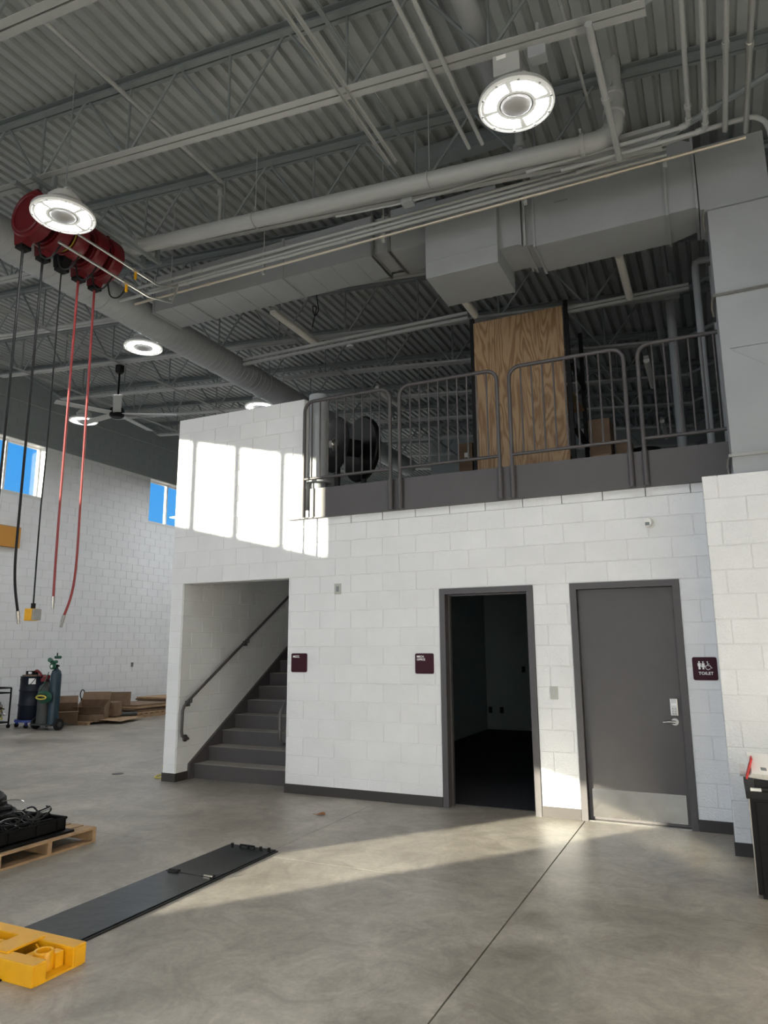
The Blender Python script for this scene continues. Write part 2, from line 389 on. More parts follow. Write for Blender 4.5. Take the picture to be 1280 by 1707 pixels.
# steel deck ceiling: ribbed sheets
ceil = struct('ceiling', MB().poly([(-8.2, -22.3, zc(-8.2)+.10), (8.7, -22.3, zc(8.7)+.10), (8.7, 16.2, zc(8.7)+.10), (-8.2, 16.2, zc(-8.2)+.10)], .05), 'deck')
pb = bmesh.new(); prof = []
P6 = .1524
for k in range(6):
    x0 = k*P6; prof += [(x0, 0), (x0+.082, 0), (x0+.097, .042), (x0+.137, .042)]
prof.append((6*P6, 0))
va = [pb.verts.new((x, -22.2, z)) for x, z in prof]; vb = [pb.verts.new((x, 16.1, z)) for x, z in prof]
for i in range(len(prof)-1): pb.faces.new((va[i], va[i+1], vb[i+1], vb[i]))
dm = bpy.data.meshes.new('deck_sheet'); pb.to_mesh(dm); pb.free(); dm.materials.append(MT['deck'])
for k in range(19):
    x0 = -8.2+k*6*P6*math.cos(math.atan(SLOPE))
    if x0 > 8.4: break
    o = link_mesh('deck_sheet', dm, ceil, (x0, 0, zc(x0))); o.rotation_euler = (0, math.atan(SLOPE), 0)
# baseboards
def bb(name, a, b):
    return struct(name, MB().box(a, b), 'base')
BH = .1
bb('baseboard_column', (0-.004, -.008, 0), (.2, 0, BH)); bb('baseboard_stair', (.2, -.008, 0), (.208, .23, BH))
bb('baseboard_front', (1.795, -.008, 0), (D1-.002, 0, BH)); bb('baseboard_between', (D1+DW+.002, -.008, 0), (D2-.002, 0, BH))
bb('baseboard_right', (D2+DW+.002, -.008, 0), (6.41, 0, BH))
bb('baseboard_pier', (6.402, -.698, 0), (8.4, -.69, BH)); bb('baseboard_pier_side', (6.402, -.69, 0), (6.41, -.008, BH))
# ================================================================ DOORS
def door_frame(name, x):
    f = MB(); w = .062; y0, y1 = -.012, .19
    f.box((x+.002, y0, 0), (x+w, y1, DH-.002)).box((x+DW-w, y0, 0), (x+DW-.002, y1, DH-.002)).box((x+w, y0, DH-w), (x+DW-w, y1, DH-.002))
    s = .016   # stops
    f.box((x+w, .10, 0), (x+w+s, .15, DH-w)).box((x+DW-w-s, .10, 0), (x+DW-w, .15, DH-w)).box((x+w+s, .10, DH-w-s), (x+DW-w-s, .15, DH-w))
    return struct(name, f, 'trim')
d1 = door_frame('door_1', D1); d2 = door_frame('door_2', D2)
# door 1 stands open, leaf swung into the dark office
hx = D1+DW-.066
obj('door_leaf', MB().box((hx-.05, .19, .01), (hx-.005, 1.07, DH-.07)), 'trim', d1)
for z in (2.02, 1.12, .28): obj('hinge', MB().cyl((hx-.004, .165, z), (hx-.004, .165, z+.11), .008, 8).box((hx-.010, .12, z), (hx+.0035, .165, z+.11)), 'chrome', d1, label='silver door hinge')
# door 2 closed
obj('door_leaf', MB().box((D2+.066, .055, .012), (D2+DW-.066, .099, DH-.066)), 'trim', d2)
kp = obj('kick_plate', MB().box((D2+.10, .052, .035), (D2+DW-.09, .055, .285)), 'kick', d2, label='brushed steel kick plate at the foot of the door')
for sx_ in range(7):
    for z in (.048, .272): obj('screw', MB().cyl((D2+.112+sx_*.133, .0525, z), (D2+.112+sx_*.133, .0505, z), .004, 8), 'chrome', d2)
lv = obj('lever_handle', MB().cyl((5.995, .055, .925), (5.995, .043, .925), .032, 20).cyl((5.995, .043, .925), (5.995, .0, .925), .012, 12)
         .tube([(6.0, .0, .925), (5.97, -.004, .927), (5.93, -.004, .926), (5.895, .0, .922)], [.013, .012, .011, .010], 10), 'chrome', d2, smooth=True, label='chrome lever handle')
kpd = obj('keypad_lock', MB().box((5.965, .025, .98), (6.03, .055, 1.135), bev=.006), 'chrome', d2, label='steel keypad lock above the lever')
box1('badge', (5.975, .023, 1.075), (6.02, .025, 1.095), 'white', kpd)
for r_ in range(3):
    for c_ in range(2): obj('button', MB().cyl((5.985+c_*.024, .025, 1.0+r_*.022), (5.985+c_*.024, .021, 1.0+r_*.022), .006, 8), 'steel', kpd)
struct('trim_threshold', MB().box((D2+.062, .0, 0), (D2+DW-.062, .15, .010)), 'chrome')
# ================================================================ STAIR
st = thing('staircase', 'grey steel staircase with concrete treads rising to the mezzanine', 'stairs', (1.0, .31, 0))
RZ, TR = .178, .275
for k in range(1, 18):
    y = .31+TR*(k-1)
    box1('riser', (.24, y+.006, RZ*(k-1)), (1.79, y+.012, RZ*k-.004), 'trim', st)
    o = box1('tread', (.24, y, RZ*k-.03), (1.79, y+TR+.02, RZ*k), 'tread', st)
    box1('nosing', (.24, y-.004, RZ*k-.034), (1.79, y+.0, RZ*k-.003), 'trim', o)
for xa, xb in ((.2, .238), (1.792, 1.8)):
    pts = [(xa, .23, 0), (xa, .23, .185), (xa, .23+4.75, .185+4.75*RZ/TR), (xa, .23+4.75, 4.75*RZ/TR-.3), (xa, .78, 0)]
    obj('stringer', MB().poly(pts, xb-xa, (1, 0, 0)), 'trim', st)
def handrail(x, s, lab):
    t_ = thing('handrail', lab, 'handrail', (x, .5, .9)); m_ = RZ/TR*.98
    P = [(x, 5.0, .95+m_*4.93), (x, .07, .95), (x, .02, .905), (x, -.005, .85), (x, -.005, .60), (x, .01, .55), (x, .05, .52), (x+s*.0, .12, .505), (x+s*.04, .15, .505), (x+s*.075, .15, .505)]
    obj('rail', MB().tube(spline(P[:2], 1)[:1]+P[1:], .019, 10), 'trim', t_, smooth=True)
    obj('wall_flange', MB().cyl((x+s*.065, .15, .505), (x+s*.079, .15, .505), .045, 16), 'trim', t_, smooth=True)
    for y in (.16, 1.35, 2.9, 4.4):
        z = .95+m_*(y-.07)
        obj('bracket', MB().tube([(x, y, z-.015), (x, y, z-.06), (x+s*.05, y, z-.075)], .011, 8).box((x+min(s*.05, s*.079), y-.035, z-.115), (x+max(s*.05, s*.079), y+.035, z-.045)), 'trim', t_)
handrail(.28, -1, 'grey tubular handrail on the left block wall of the stair')
handrail(1.72, 1, 'grey tubular handrail end just inside the right edge of the stair opening')
# ================================================================ FASCIA + GUARD RAILS
fa = struct('trim_fascia', MB().box((1.79, -.045, 3.140), (8.3, 0, 3.150)), 'trim')
box1('fascia_panel', (2.10, -.035, 3.15), (3.32, .0, 3.50), 'trim', fa); box1('fascia_panel', (3.32, -.045, 3.15), (8.3, .0, 3.50), 'trim', fa)
rails = [(2.035, 3.185, 'guardrail panel at the left, against the tall white block wall', [2.14+.1140*i for i in range(9)]),
         (3.305, 4.465, 'guardrail panel left of the plywood sheet, over the office door side', [3.44+.1135*i for i in range(9)]),
         (4.60, 5.785, 'guardrail panel in front of the plywood sheet', [4.73+.1160*i for i in range(9)]),
         (5.92, 7.15, 'guardrail panel at the right, running behind the upright duct', [6.06+.1120*i for i in range(9)])]
for xa, xb, lab, bal in rails:
    y = -.075
    g = thing('guardrail', lab, 'railing', (xa, y, 3.15), 'guardrail panels along the mezzanine edge')
    R = .12; top = 4.59
    P = [(xa, y, 3.155), (xa, y, 4.2)]+arc((xa+R, y, top-R), R, PI, PI/2, 7, (1, 0, 0), (0, 0, 1))+arc((xb-R, y, top-R), R, PI/2, 0, 7, (1, 0, 0), (0, 0, 1))+[(xb, y, 4.2), (xb, y, 3.155)]
    obj('rail_frame', MB().tube(P, .0215, 12), 'trim', g, smooth=True)
    obj('bottom_rail', MB().tube([(xa, y, 3.615), (xb, y, 3.615)], .018, 10), 'trim', g, smooth=True)
    for x in bal: obj('baluster', MB().cyl((x, y, 3.615), (x, y, top), .0095, 8), 'trim', g, smooth=True)
    for x in (xa, xb): obj('post_sleeve', MB().cyl((x, y, 3.15), (x, y, 3.50), .029, 12), 'trim', g, smooth=True)
# ================================================================ BAR JOISTS
def make_joist(label):
    g = thing('bar_joist', label, 'joist', (0, 0, 0), 'open-web steel bar joists under the deck')
    XL, XR = -7.88, 8.38
    def zt(x): return zc(x)-.0
    def zb(x): return zc(x, 6.375)
    for s in (-1, 1):
        m = MB(); y0, y1 = (.008, .07) if s > 0 else (-.07, -.008)
        m.poly([(XL, y0, zt(XL)-.01), (XR, y0, zt(XR)-.01), (XR, y0, zt(XR)-.002), (XL, y0, zt(XL)-.002)], y1-y0, (0, 1, 0))
        yi = .008 if s > 0 else -.016
        m.poly([(XL, yi, zt(XL)-.09), (XR, yi, zt(XR)-.09), (XR, yi, zt(XR)-.01), (XL, yi, zt(XL)-.01)], .008, (0, 1, 0))
        # lower lip that makes the chord read as a deep band
        m.poly([(XL, y0, zt(XL)-.095), (XR, y0, zt(XR)-.095), (XR, y0, zt(XR)-.088), (XL, y0, zt(XL)-.088)], (y1-y0)*.6 if s > 0 else (y1-y0), (0, 1, 0))
        obj('top_chord', m, 'steel', g)
        m = MB(); a, b = -6.0, 6.34
        m.poly([(a, y0, zb(a)), (b, y0, zb(b)), (b, y0, zb(b)+.007), (a, y0, zb(a)+.007)], y1-y0, (0, 1, 0))
        m.poly([(a, yi, zb(a)+.007), (b, yi, zb(b)+.007), (b, yi, zb(b)+.055), (a, yi, zb(a)+.055)], .008, (0, 1, 0))
        obj('bottom_chord', m, 'pipe', g)
    N = [.52+1.185*k for k in range(-5, 5)]
    for x in N:
        obj('vertical_web', MB().cyl((x, 0, zb(x)+.03), (x, 0, zt(x)-.05), .013, 6), 'steel', g)
        for d in (-.592, .592):
            if x+d > XL: obj('diagonal_web', MB().cyl((x+d*.06, 0, zb(x)+.03), (x+d*.97, 0, zt(x+d)-.06), .0155, 6), 'steel', g)
    for x0, x1 in ((6.3, 7.9), (-5.98, -7.4)):
        obj('end_web', MB().cyl((x0, 0, zb(x0)+.03), (x1, 0, zt(x1)-.05), .028, 8), 'steel', g)
    return g
JY = [-2.83+1.47*k for k in range(-2, 10)]
jl = ['bar joist nearest above the camera, at the very top of the photo', 'bar joist crossing the top left corner', 'bar joist that carries the two nearest round lamps',
      'bar joist just in front of the long white drain pipe', 'bar joist directly behind the rectangular duct', 'bar joist over the ceiling fan, first one fully seen behind the duct',
      'bar joist second behind the duct, at the top of the plywood sheet', 'bar joist third behind the duct', 'bar joist fourth behind the duct',
      'bar joist fifth behind the duct, seen through the guardrail', 'bar joist sixth behind the duct, deep over the mezzanine', 'farthest bar joist, next to the mezzanine back wall']
j0 = make_joist(jl[0]); km = kmap(j0)
for i, y in enumerate(JY):
    j = j0 if i == 0 else copy_tree(j0, km)
    j.location = (0, y, 0); j['label'] = jl[i]
def line_thing(name, label, cat, p0, p1, r, material, seg=10, group=None, extra=None):
    t_ = thing(name, label, cat, p0, group); obj('run', MB().cyl(p0, p1, r, seg), material, t_, smooth=True)
    p0 = Vector(p0); p1 = Vector(p1); L = (p1-p0).length; d = (p1-p0).normalized(); n = max(1, int(L/1.9))
    for k in range(n):
        c_ = p0+d*(L*(k+.5)/n); obj('coupling', MB().cyl(c_-d*.025, c_+d*.025, r*1.3, seg), material, t_, smooth=True)
    return t_
# bridging angles running front to back
for x, z, lab in ((-5.15, 6.38, 'thin bridging angle along the joists near the left wall'), (-2.85, 6.38, 'thin bridging angle along the joists beside the ceiling fan'),
                  (.9, 6.38, 'thin bridging angle along the joists behind the round duct'), (4.02, 6.38, 'thin bridging angle pair above the near lamps')):
    zz = zc(x, z); t_ = thing('bridging', lab, 'bridging', (x, 0, zz), 'bridging lines between joists')
    ya = -7 if x > 0 else -4; yb = -1.9 if x > 3 else 15
    if x < 3 and x > 0: ya = 0.2; yb = 9.9
    for dx in ((0, .07) if x > 3 else (0,)):
        box1('angle', (x+dx, ya, zz-.004), (x+dx+.022, yb, zz-.0), 'pipe', t_); box1('angle_leg', (x+dx, ya, zz-.034), (x+dx+.004, yb, zz-.004), 'pipe', t_)
# ================================================================ PIPES AND CONDUITS
line_thing('conduit', 'thin conduit slanting across the top left deck, between the chords', 'conduit', (1.70, -6, 6.80), (1.76, -1.5, 6.80), .022, 'pipe')
t_ = thing('sprinkler_drop', 'small vertical pipe drop under the second joist', 'pipe', (1.6, -1.3, 6.4)); obj('run', MB().cyl((1.6, -1.3, 6.36), (1.6, -1.3, 6.82), .024, 10).cyl((1.6, -1.3, 6.33), (1.6, -1.3, 6.37), .04, 10).cyl((1.6, -1.3, 6.78), (1.6, -1.3, 6.86), .04, 10), 'pipe', t_, smooth=True)
t_ = thing('cross_brace', 'wide steel strip crossing the joists at the top of the photo', 'brace', (3.98, -3, 6.6)); box1('strip', (3.95, -6.5, 6.60), (3.99, -1.5, 6.61), 'steel', t_); box1('strip_leg', (3.95, -6.5, 6.61), (3.96, -1.5, 6.66), 'steel', t_)
line_thing('conduit', 'left of two parallel conduits passing left of the big round lamp', 'conduit', (4.80, -7, 5.93), (4.80, -1.9, 5.93), .018, 'pipe')
line_thing('conduit', 'right of two parallel conduits passing left of the big round lamp', 'conduit', (4.92, -7, 5.93), (4.92, -1.9, 5.93), .018, 'pipe')
t_ = thing('pipe', 'wide smooth pipe beside the conduit pair left of the big lamp', 'pipe', (5.10, -4, 6.15)); obj('run', MB().cyl((5.15, -7, 6.2), (5.15, -1.75, 6.2), .085, 20), 'duct', t_, smooth=True)
line_thing('conduit', 'flat conduit dropping right of the big round lamp', 'conduit', (5.98, -2.95, 5.74), (6.0, -1.45, 5.74), .026, 'pipe')
line_thing('conduit', 'thin conduit beside the junction box right of the big lamp', 'conduit', (5.66, -6, 6.36), (5.78, -1.4, 6.36), .014, 'pipe')
# roof drain pipe along the wall of ducts, with a grooved elbow up at its right end
t_ = thing('drain_pipe', 'long fat white drain pipe with an elbow turning up at the right', 'pipe', (.62, -1.58, 6.24))
obj('run', MB().cyl((.45, -1.58, 6.255), (5.80, -1.58, 5.87), .078, 24), 'pipe', t_, smooth=True)
obj('elbow', MB().tube([(5.72, -1.58, 5.875), (5.83, -1.58, 5.87), (5.92, -1.57, 5.90), (5.97, -1.55, 5.97), (5.985, -1.53, 6.08)], .085, 20), 'pipe', t_, smooth=True)
obj('riser', MB().cyl((5.985, -1.53, 6.05), (5.985, -1.45, 6.75), .078, 20), 'pipe', t_, smooth=True)
for p, q in (((.66, -1.58, 6.240), (.71, -1.58, 6.236)), ((5.70, -1.58, 5.877), (5.74, -1.58, 5.875)), ((5.985, -1.53, 6.10), (5.985, -1.52, 6.14)), ((5.985, -1.50, 6.30), (5.985, -1.495, 6.34))):
    cl = obj('coupling', MB().cyl(p, q, .094, 20), 'pipe', t_, smooth=True)
    c_ = (Vector(p)+Vector(q))/2
    for s in (-1, 1): obj('bolt', MB().cyl(c_+Vector((.0, -.085*s, .06)), c_+Vector((.0, -.125*s, .06)), .012, 6), 'pipe', cl)
for x in (2.3, 4.3): obj('clevis_hanger', MB().tube(arc((x, -1.58, 6.268-.0717*(x-.45)-.013), .086, 0, 2*PI, 20, (0, 1, 0), (0, 0, 1))[:-1], .006, 6, closed=True).cyl((x, -1.58, 6.33-.0717*(x-.45)), (x, -1.58, zc(x)), .005, 6), 'pipe', t_)
obj('vent_riser', MB().cyl((5.15, -1.5, 5.95), (5.15, -1.45, 6.6), .04, 14).cyl((5.15, -1.49, 6.08), (5.15, -1.485, 6.12), .06, 14), 'pipe', t_, smooth=True)
# four conduits running in front of the duct
cd = [('conduit', 'highest of the four long conduits in front of the duct', (.20, -1.15, 6.02), (6.38, -1.15, 5.965), .019, 'pipe'),
      ('conduit', 'second highest of the four long conduits in front of the duct', (.45, -1.15, 5.935), (6.37, -1.15, 5.925), .019, 'pipe'),
      ('conduit', 'third of the four long conduits in front of the duct', (-.04, -1.15, 5.91), (6.37, -1.15, 5.865), .019, 'pipe'),
      ('conduit', 'lowest long conduit, unpainted brownish metal, ending in an elbow', (.22, -1.15, 5.81), (6.99, -1.15, 5.825), .015, 'brass')]
for n_, lab, a, b, r, m_ in cd: line_thing(n_, lab, 'conduit', a, b, r, m_, group='long conduits in front of the duct')
for x in (.75, 2.1, 3.6, 5.1, 6.35):
    t_ = thing('strut_hanger', 'strut hanger of the four conduits, %s' % {.75: 'leftmost, by the hose reels', 2.1: 'second from the left', 3.6: 'left of the square plenum', 5.1: 'under the big lamp', 6.35: 'rightmost, by the elbows'}[x], 'hanger', (x, -1.13, 5.8), 'conduit strut hangers')
    box1('channel', (x-.015, -1.130, 5.77), (x+.015, -1.105, 6.07), 'pipe', t_); obj('rod', MB().cyl((x, -1.12, 6.07), (x, -1.12, zc(x)), .006, 6), 'pipe', t_)
# conduits from the camera side turning into the bundle
def bent(lab, x, z, r, yend, xend, m_='pipe'):
    t_ = thing('conduit', lab, 'conduit', (x, -5, z), 'conduits along the right edge')
    obj('run', MB().cyl((x, -7, z), (x, yend-.05, z), r, 12), m_, t_, smooth=True)
    obj('elbow', MB().tube([(x, yend-.08, z), (x, yend-.03, z), (x-.02, yend, z), (x-.07, yend+.01, z)], r*1.45, 12), m_, t_, smooth=True)
    obj('coupling', MB().cyl((x, yend-.24, z), (x, yend-.2, z), r*1.5, 12), m_, t_, smooth=True)
    if xend is not None: obj('branch', MB().cyl((x-.05, yend+.01, z), (xend, yend+.01, z), r, 12), m_, t_, smooth=True)
bent('leftmost of the four upright-looking conduits at the right edge', 6.56, 5.84, .018, -1.50, 5.2)
bent('second from the left of the four conduits at the right edge', 6.68, 5.80, .018, -1.44, 5.5)
for x, lab, m_, ye in ((6.84, 'third from the left of the four conduits at the right edge', 'pipe', -1.17), (7.0, 'rightmost, shinier conduit of the four at the right edge', 'galv', -1.08)):
    line_thing('conduit', lab, 'conduit', (x, -7, 5.93), (x, ye, 5.93), .022, m_)
t_ = thing('conduit', 'conduit bending back down at the right image edge above the ducts', 'conduit', (6.38, -1.19, 5.96))
obj('run', MB().tube(spline([(5.6, -1.2, 5.90), (6.4, -1.2, 5.95), (6.95, -1.2, 5.97), (7.1, -1.2, 5.93), (7.16, -1.2, 5.80), (7.17, -1.2, 5.5)], 5), .022, 12), 'pipe', t_, smooth=True)
t_ = thing('strut_tray', 'pair of flat strut channels joining the conduit bundle near the elbow', 'tray', (5.6, -1.5, 5.93)); box1('channel', (5.55, -1.43, 5.94), (6.42, -1.39, 5.98), 'pipe', t_); box1('channel', (5.55, -1.36, 5.88), (6.42, -1.32, 5.92), 'pipe', t_)
t_ = thing('junction_box', 'grey junction box hanging right of the big round lamp', 'electrical box', (5.58, -2.72, 5.85)); box1('box', (5.53, -2.78, 5.80), (5.66, -2.68, 5.91), 'duct', t_, bev=.006); obj('stem', MB().cyl((5.60, -2.72, 5.91), (5.60, -2.74, 6.1), .014, 8), 'pipe', t_)
t_ = thing('junction_box', 'small box on the thin conduit under the drain pipe', 'electrical box', (4.0, -1.45, 5.93)); box1('box', (3.95, -1.47, 5.90), (4.07, -1.37, 5.95), 'duct', t_, bev=.004); obj('stub', MB().cyl((3.2, -1.42, 6.0), (3.95, -1.42, 5.935), .011, 8).cyl((4.07, -1.42, 5.93), (5.3, -1.42, 5.93), .011, 8), 'pipe', t_)
t_ = thing('roof_frame', 'solid steel roof frame beam behind the second joist', 'beam', (4.3, -1.0, 6.7)); box1('beam', (3.95, -1.05, 6.60), (5.1, -1.0, 6.80), 'steel', t_); box1('flange', (3.95, -1.10, 6.59), (5.1, -.95, 6.60), 'steel', t_)
# ================================================================ SPIRAL DUCT
SXc, SZc, SR = -.235, 6.0, .215
t_ = thing('round_duct', 'long round spiral duct crossing under the joists on the left', 'duct', (SXc, 0, SZc))
obj('shell', MB().cyl((SXc, -7, SZc), (SXc, 8.5, SZc), SR, 48), 'duct', t_, smooth=True)
m = MB(); k = 0
y = -6.9
while y < 6:
    m.tube([(SXc+SR*1.003*math.cos(a), y+.11*a/(2*PI), SZc+SR*1.003*math.sin(a)) for a in [2*PI*q/24 for q in range(25)]], .0035, 4); y += .11
o = obj('spiral_seam', m, 'duct', t_); o['kind'] = 'stuff'
for y in (-1.3, 2.2): obj('joint_ring', MB().cyl((SXc, y, SZc), (SXc, y+.05, SZc), SR+.008, 40), 'duct', t_, smooth=True)
for y in (-2.8, -.6, 2.9): obj('strap', MB().cyl((SXc-.02, y, SZc+SR), (SXc-.02, y, zc(SXc)), .008, 6), 'pipe', t_)
# ================================================================ RECTANGULAR DUCTS
YF, YB = -.65, -.13
t_ = thing('rectangular_duct', 'long flat rectangular duct reaching left from the square plenum', 'duct', (.03, YF, 5.97))
zb_, zt_ = 5.965, 6.46
for a, b in ((.05, .64), (.64, 2.05), (2.05, 3.25), (3.25, 3.46), (3.46, 4.02)):
    ins = .035 if (a, b) == (3.25, 3.46) else 0
    box1('section', (a+.004, YF+ins, zb_+ins), (b-.004, YB-ins, zt_-ins), 'duct', t_)
for x in (.64, 2.05, 3.25, 3.46, .05):
    f = MB(); e_ = .02
    f.box((x-.012, YF-e_, zb_-e_), (x+.012, YB+e_, zb_)).box((x-.012, YF-e_, zt_), (x+.012, YB+e_, zt_+e_)).box((x-.012, YF-e_, zb_), (x+.012, YF, zt_)).box((x-.012, YB, zb_), (x+.012, YB+e_, zt_))
    if x > .1: obj('flange', f, 'chrome' if x > 3 else 'duct', t_, label='bare metal flange' if x > 3 else None)
    else: obj('end_flange', f, 'duct', t_)
for x in (.34, 1.0, 1.35, 1.7, 2.4, 2.7, 3.0): box1('bead', (x-.004, YF-.001, zb_-.004), (x+.004, YB, zb_), 'duct', t_)
t_ = thing('duct_plenum', 'large square box plenum between the two duct runs', 'duct', (3.93, -.72, 5.5))
box1('shell', (3.92, -.74, 5.47), (4.71, -.04, 6.35), 'duct', t_, bev=.006)
box1('seam', (3.92, -.744, 5.66), (4.71, -.74, 5.668), 'duct', t_)
t_ = thing('rectangular_duct', 'big rectangular duct right of the plenum with upright seams', 'duct', (4.7, YF, 5.6))
box1('collar', (4.71, YF, 5.66), (4.93, -.15, 6.3), 'duct', t_); box1('section', (5.08, YF, 5.595), (6.31, -.10, 6.42), 'duct', t_)
box1('flex_joint', (4.94, YF+.03, 5.64), (5.07, -.14, 6.33), 'duct', t_)
tr_ = MB(); A_ = [(6.33, YF, 5.595), (6.33, -.10, 5.595), (6.33, -.10, 6.42), (6.33, YF, 6.42)]; B_ = [(6.57, YF, 5.60), (6.57, -.20, 5.60), (6.57, -.20, 6.28), (6.57, YF, 6.28)]
va = [tr_.bm.verts.new(p) for p in A_]; vb = [tr_.bm.verts.new(p) for p in B_]; tr_.bm.faces.new(va); tr_.bm.faces.new(vb[::-1])
for i in range(4): j_ = (i+1) % 4; tr_.bm.faces.new((va[i], vb[i], vb[j_], va[j_]))
obj('transition', tr_, 'duct', t_)
for x, zb2, zt2 in ((4.93, 5.64, 6.34), (4.975, 5.62, 6.34), (5.07, 5.58, 6.43), (6.32, 5.575, 6.44), (6.58, 5.575, 6.32)):
    f = MB(); f.box((x-.011, YF-.02, zb2), (x+.011, YF, zt2)).box((x-.011, YF, zb2), (x+.011, -.08, zb2+.02)).box((x-.011, -.10, zb2+.02), (x+.011, -.08, zt2))
    obj('flange', f, 'duct', t_)
box1('access_mark', (5.28, YF-.003, 6.02), (5.42, YF, 6.03), 'steel', t_)
t_ = thing('duct_riser', 'tall upright duct standing on the block pier at the right', 'duct', (6.66, -.65, 3.05))
for z0, z1 in ((3.05, 3.20), (3.22, 4.68), (4.70, 5.53)): box1('section', (6.66, YF, z0), (7.42, -.105, z1), 'duct', t_)
box1('elbow_box', (6.60, YF, 5.56), (7.17, -.105, 6.20), 'duct', t_)
for z in (3.21, 4.69, 5.545):
    f = MB().box((6.635, YF-.022, z-.012), (7.44, YF, z+.012)).box((6.635, YF, z-.012), (6.66, -.10, z+.012))
    obj('flange', f, 'chrome' if z < 5 else 'duct', t_)
    obj('corner_cleat', MB().tube([(6.652, YF-.02, z+.01), (6.628, YF+.03, z-.02), (6.622, YF+.10, z-.07), (6.632, YF+.16, z-.12)], .010, 6), 'chrome', t_)
box1('stiffener', (6.73, YF-.012, 4.175), (7.42, YF, 4.19), 'duct', t_)
obj('cross_break', MB().cyl((6.74, YF-.0, 4.165), (7.25, YF-.0, 3.80), .003, 4), 'duct', t_)
# ================================================================ HIGH-BAY LAMPS
def make_lamp(power):
    g = thing('high_bay_lamp', 'x', 'lamp', (0, 0, 0), 'round high-bay lamps')
    m = MB().lathe([(.28, 0), (.28, .035), (.25, .05), (.12, .05), (.12, .05), (.0, .05)], 40); obj('reflector_pan', m, 'lampwhite', g, smooth=True)
    obj('rim', MB().tube(arc((0, 0, .0), .272, 0, 2*PI, 40, (1, 0, 0), (0, 1, 0))[:-1], .012, 8, closed=True), 'lens', g, smooth=True, label='clear glowing outer rim')
    for k in range(4):
        a0 = k*PI/2+.10; n = 10; m = MB(); I = []; O = []
        for q in range(n+1):
            a = a0+(PI/2-.20)*q/n; I.append((.150*math.cos(a), .150*math.sin(a), -.0035)); O.append((.236*math.cos(a), .236*math.sin(a), -.0035))
        obj('led_segment', m.poly(I+O[::-1], .001), 'led', g, label='glowing LED segment')
    obj('lens_ring', MB().lathe([(.125, -.002), (.262, -.002), (.262, .003), (.125, .003), (.125, -.002)], 40), 'lens', g, smooth=True)
    obj('sensor_disc', MB().lathe([(0, -.012), (.10, -.012), (.118, .0), (.118, .01), (0, .01)], 28), 'lampdisc', g, smooth=True)
    for k in range(10): a = 2*PI*k/10; obj('clip', MB().box((.262*math.cos(a)-.008, .262*math.sin(a)-.008, -.012), (.262*math.cos(a)+.008, .262*math.sin(a)+.008, .01)), 'lampwhite', g)
    m = MB().lathe([(.0, .05), (.15, .05), (.15, .09), (.13, .10), (.13, .13), (.15, .135), (.15, .17), (.11, .18), (.11, .215), (.0, .215)], 28); obj('driver_housing', m, 'lampwhite', g, smooth=True)
    obj('hook', MB().cyl((0, 0, .215), (0, 0, .30), .012, 8).box((-.05, -.03, .255), (.05, .03, .275)), 'lampwhite', g)
    return g
lamps = [((5.39, -2.60, 5.60), 'big round high-bay lamp at the upper right, nearest the camera'), ((1.26, -3.11, 5.55), 'round high-bay lamp in front of the red hose reels'),
         ((-1.12, .38, 6.10), 'round high-bay lamp beside the round duct, above the ceiling fan'), ((-5.25, 3.0, 6.30), 'small far round lamp below and left of the ceiling fan'), ((-.93, 3.18, 6.0), 'round lamp half hidden behind the tall white wall')]
l0 = make_lamp(0); kl = kmap(l0)
# unseen lamps behind the camera, plus hidden lights added to brighten left and back
hall = [(x, y, 6.0) for x in (-5.2, .9, 5.4) for y in (-8.0, -13.5, -19.0)]+[(-1, 8.5, 6), (-5.25, 8.5, 6.3), (-5.25, 12.5, 6.3), (-5.2, -2.5, 6)]
for i, (p, lab) in enumerate(lamps):
    l = l0 if i == 0 else copy_tree(l0, kl)
    l.location = p; l['label'] = lab
for p in hall:
    d = bpy.data.lights.new('added_hall_light', 'AREA'); d.shape = 'DISK'; d.size = .5; d.energy = 58 if p[1] < -3 else (40 if p[0] > -2 else 130); d.color = (.96, .98, 1)
    o = bpy.data.objects.new('added_hall_light', d); C.objects.link(o); o.location = (p[0], p[1], p[2]-.03)
box1('driver_box', (5.27, -2.78, 5.74), (5.47, -2.56, 5.94), 'lampwhite', l0, bev=.01)
box1('rating_label', (5.30, -2.785, 5.87), (5.37, -2.78, 5.90), 'white', l0)
for l in [o for o in C.objects if o.get('category') == 'lamp' and o.name.startswith('high_bay')]:
    x_, y_, z_ = l.location; obj('suspension', MB().cyl((x_, y_, z_+.28), (x_, y_, zc(x_)-.02), .006, 6), 'steel', l)
# ================================================================ CEILING FAN
hub = (-2.83, 1.58, 5.67)
t_ = thing('ceiling_fan', 'five-bladed ceiling fan on a long black rod', 'fan', hub)
obj('downrod', MB().cyl((hub[0], hub[1], hub[2]+.08), (hub[0], hub[1], 6.50), .017, 10), 'black', t_); obj('canopy', MB().lathe([(0, .14), (.075, .14), (.075, .03), (.05, 0), (0, 0)], 20, Matrix.Translation((hub[0], hub[1], 6.42))), 'black', t_, smooth=True)
obj('motor', MB().lathe([(0, .10), (.10, .10), (.125, .07), (.125, -.04), (.09, -.07), (0, -.07)], 24, Matrix.Translation(hub)), 'black', t_, smooth=True)
for k in range(5):
    a = math.radians(28+72*k); mt = Matrix.Translation(hub) @ Matrix.Rotation(a, 4, 'Z') @ Matrix.Rotation(.16, 4, 'X')
    obj('blade', MB().box((.11, -.068, -.006), (1.02, .068, .006), mt, bev=.003), 'lampwhite', t_)
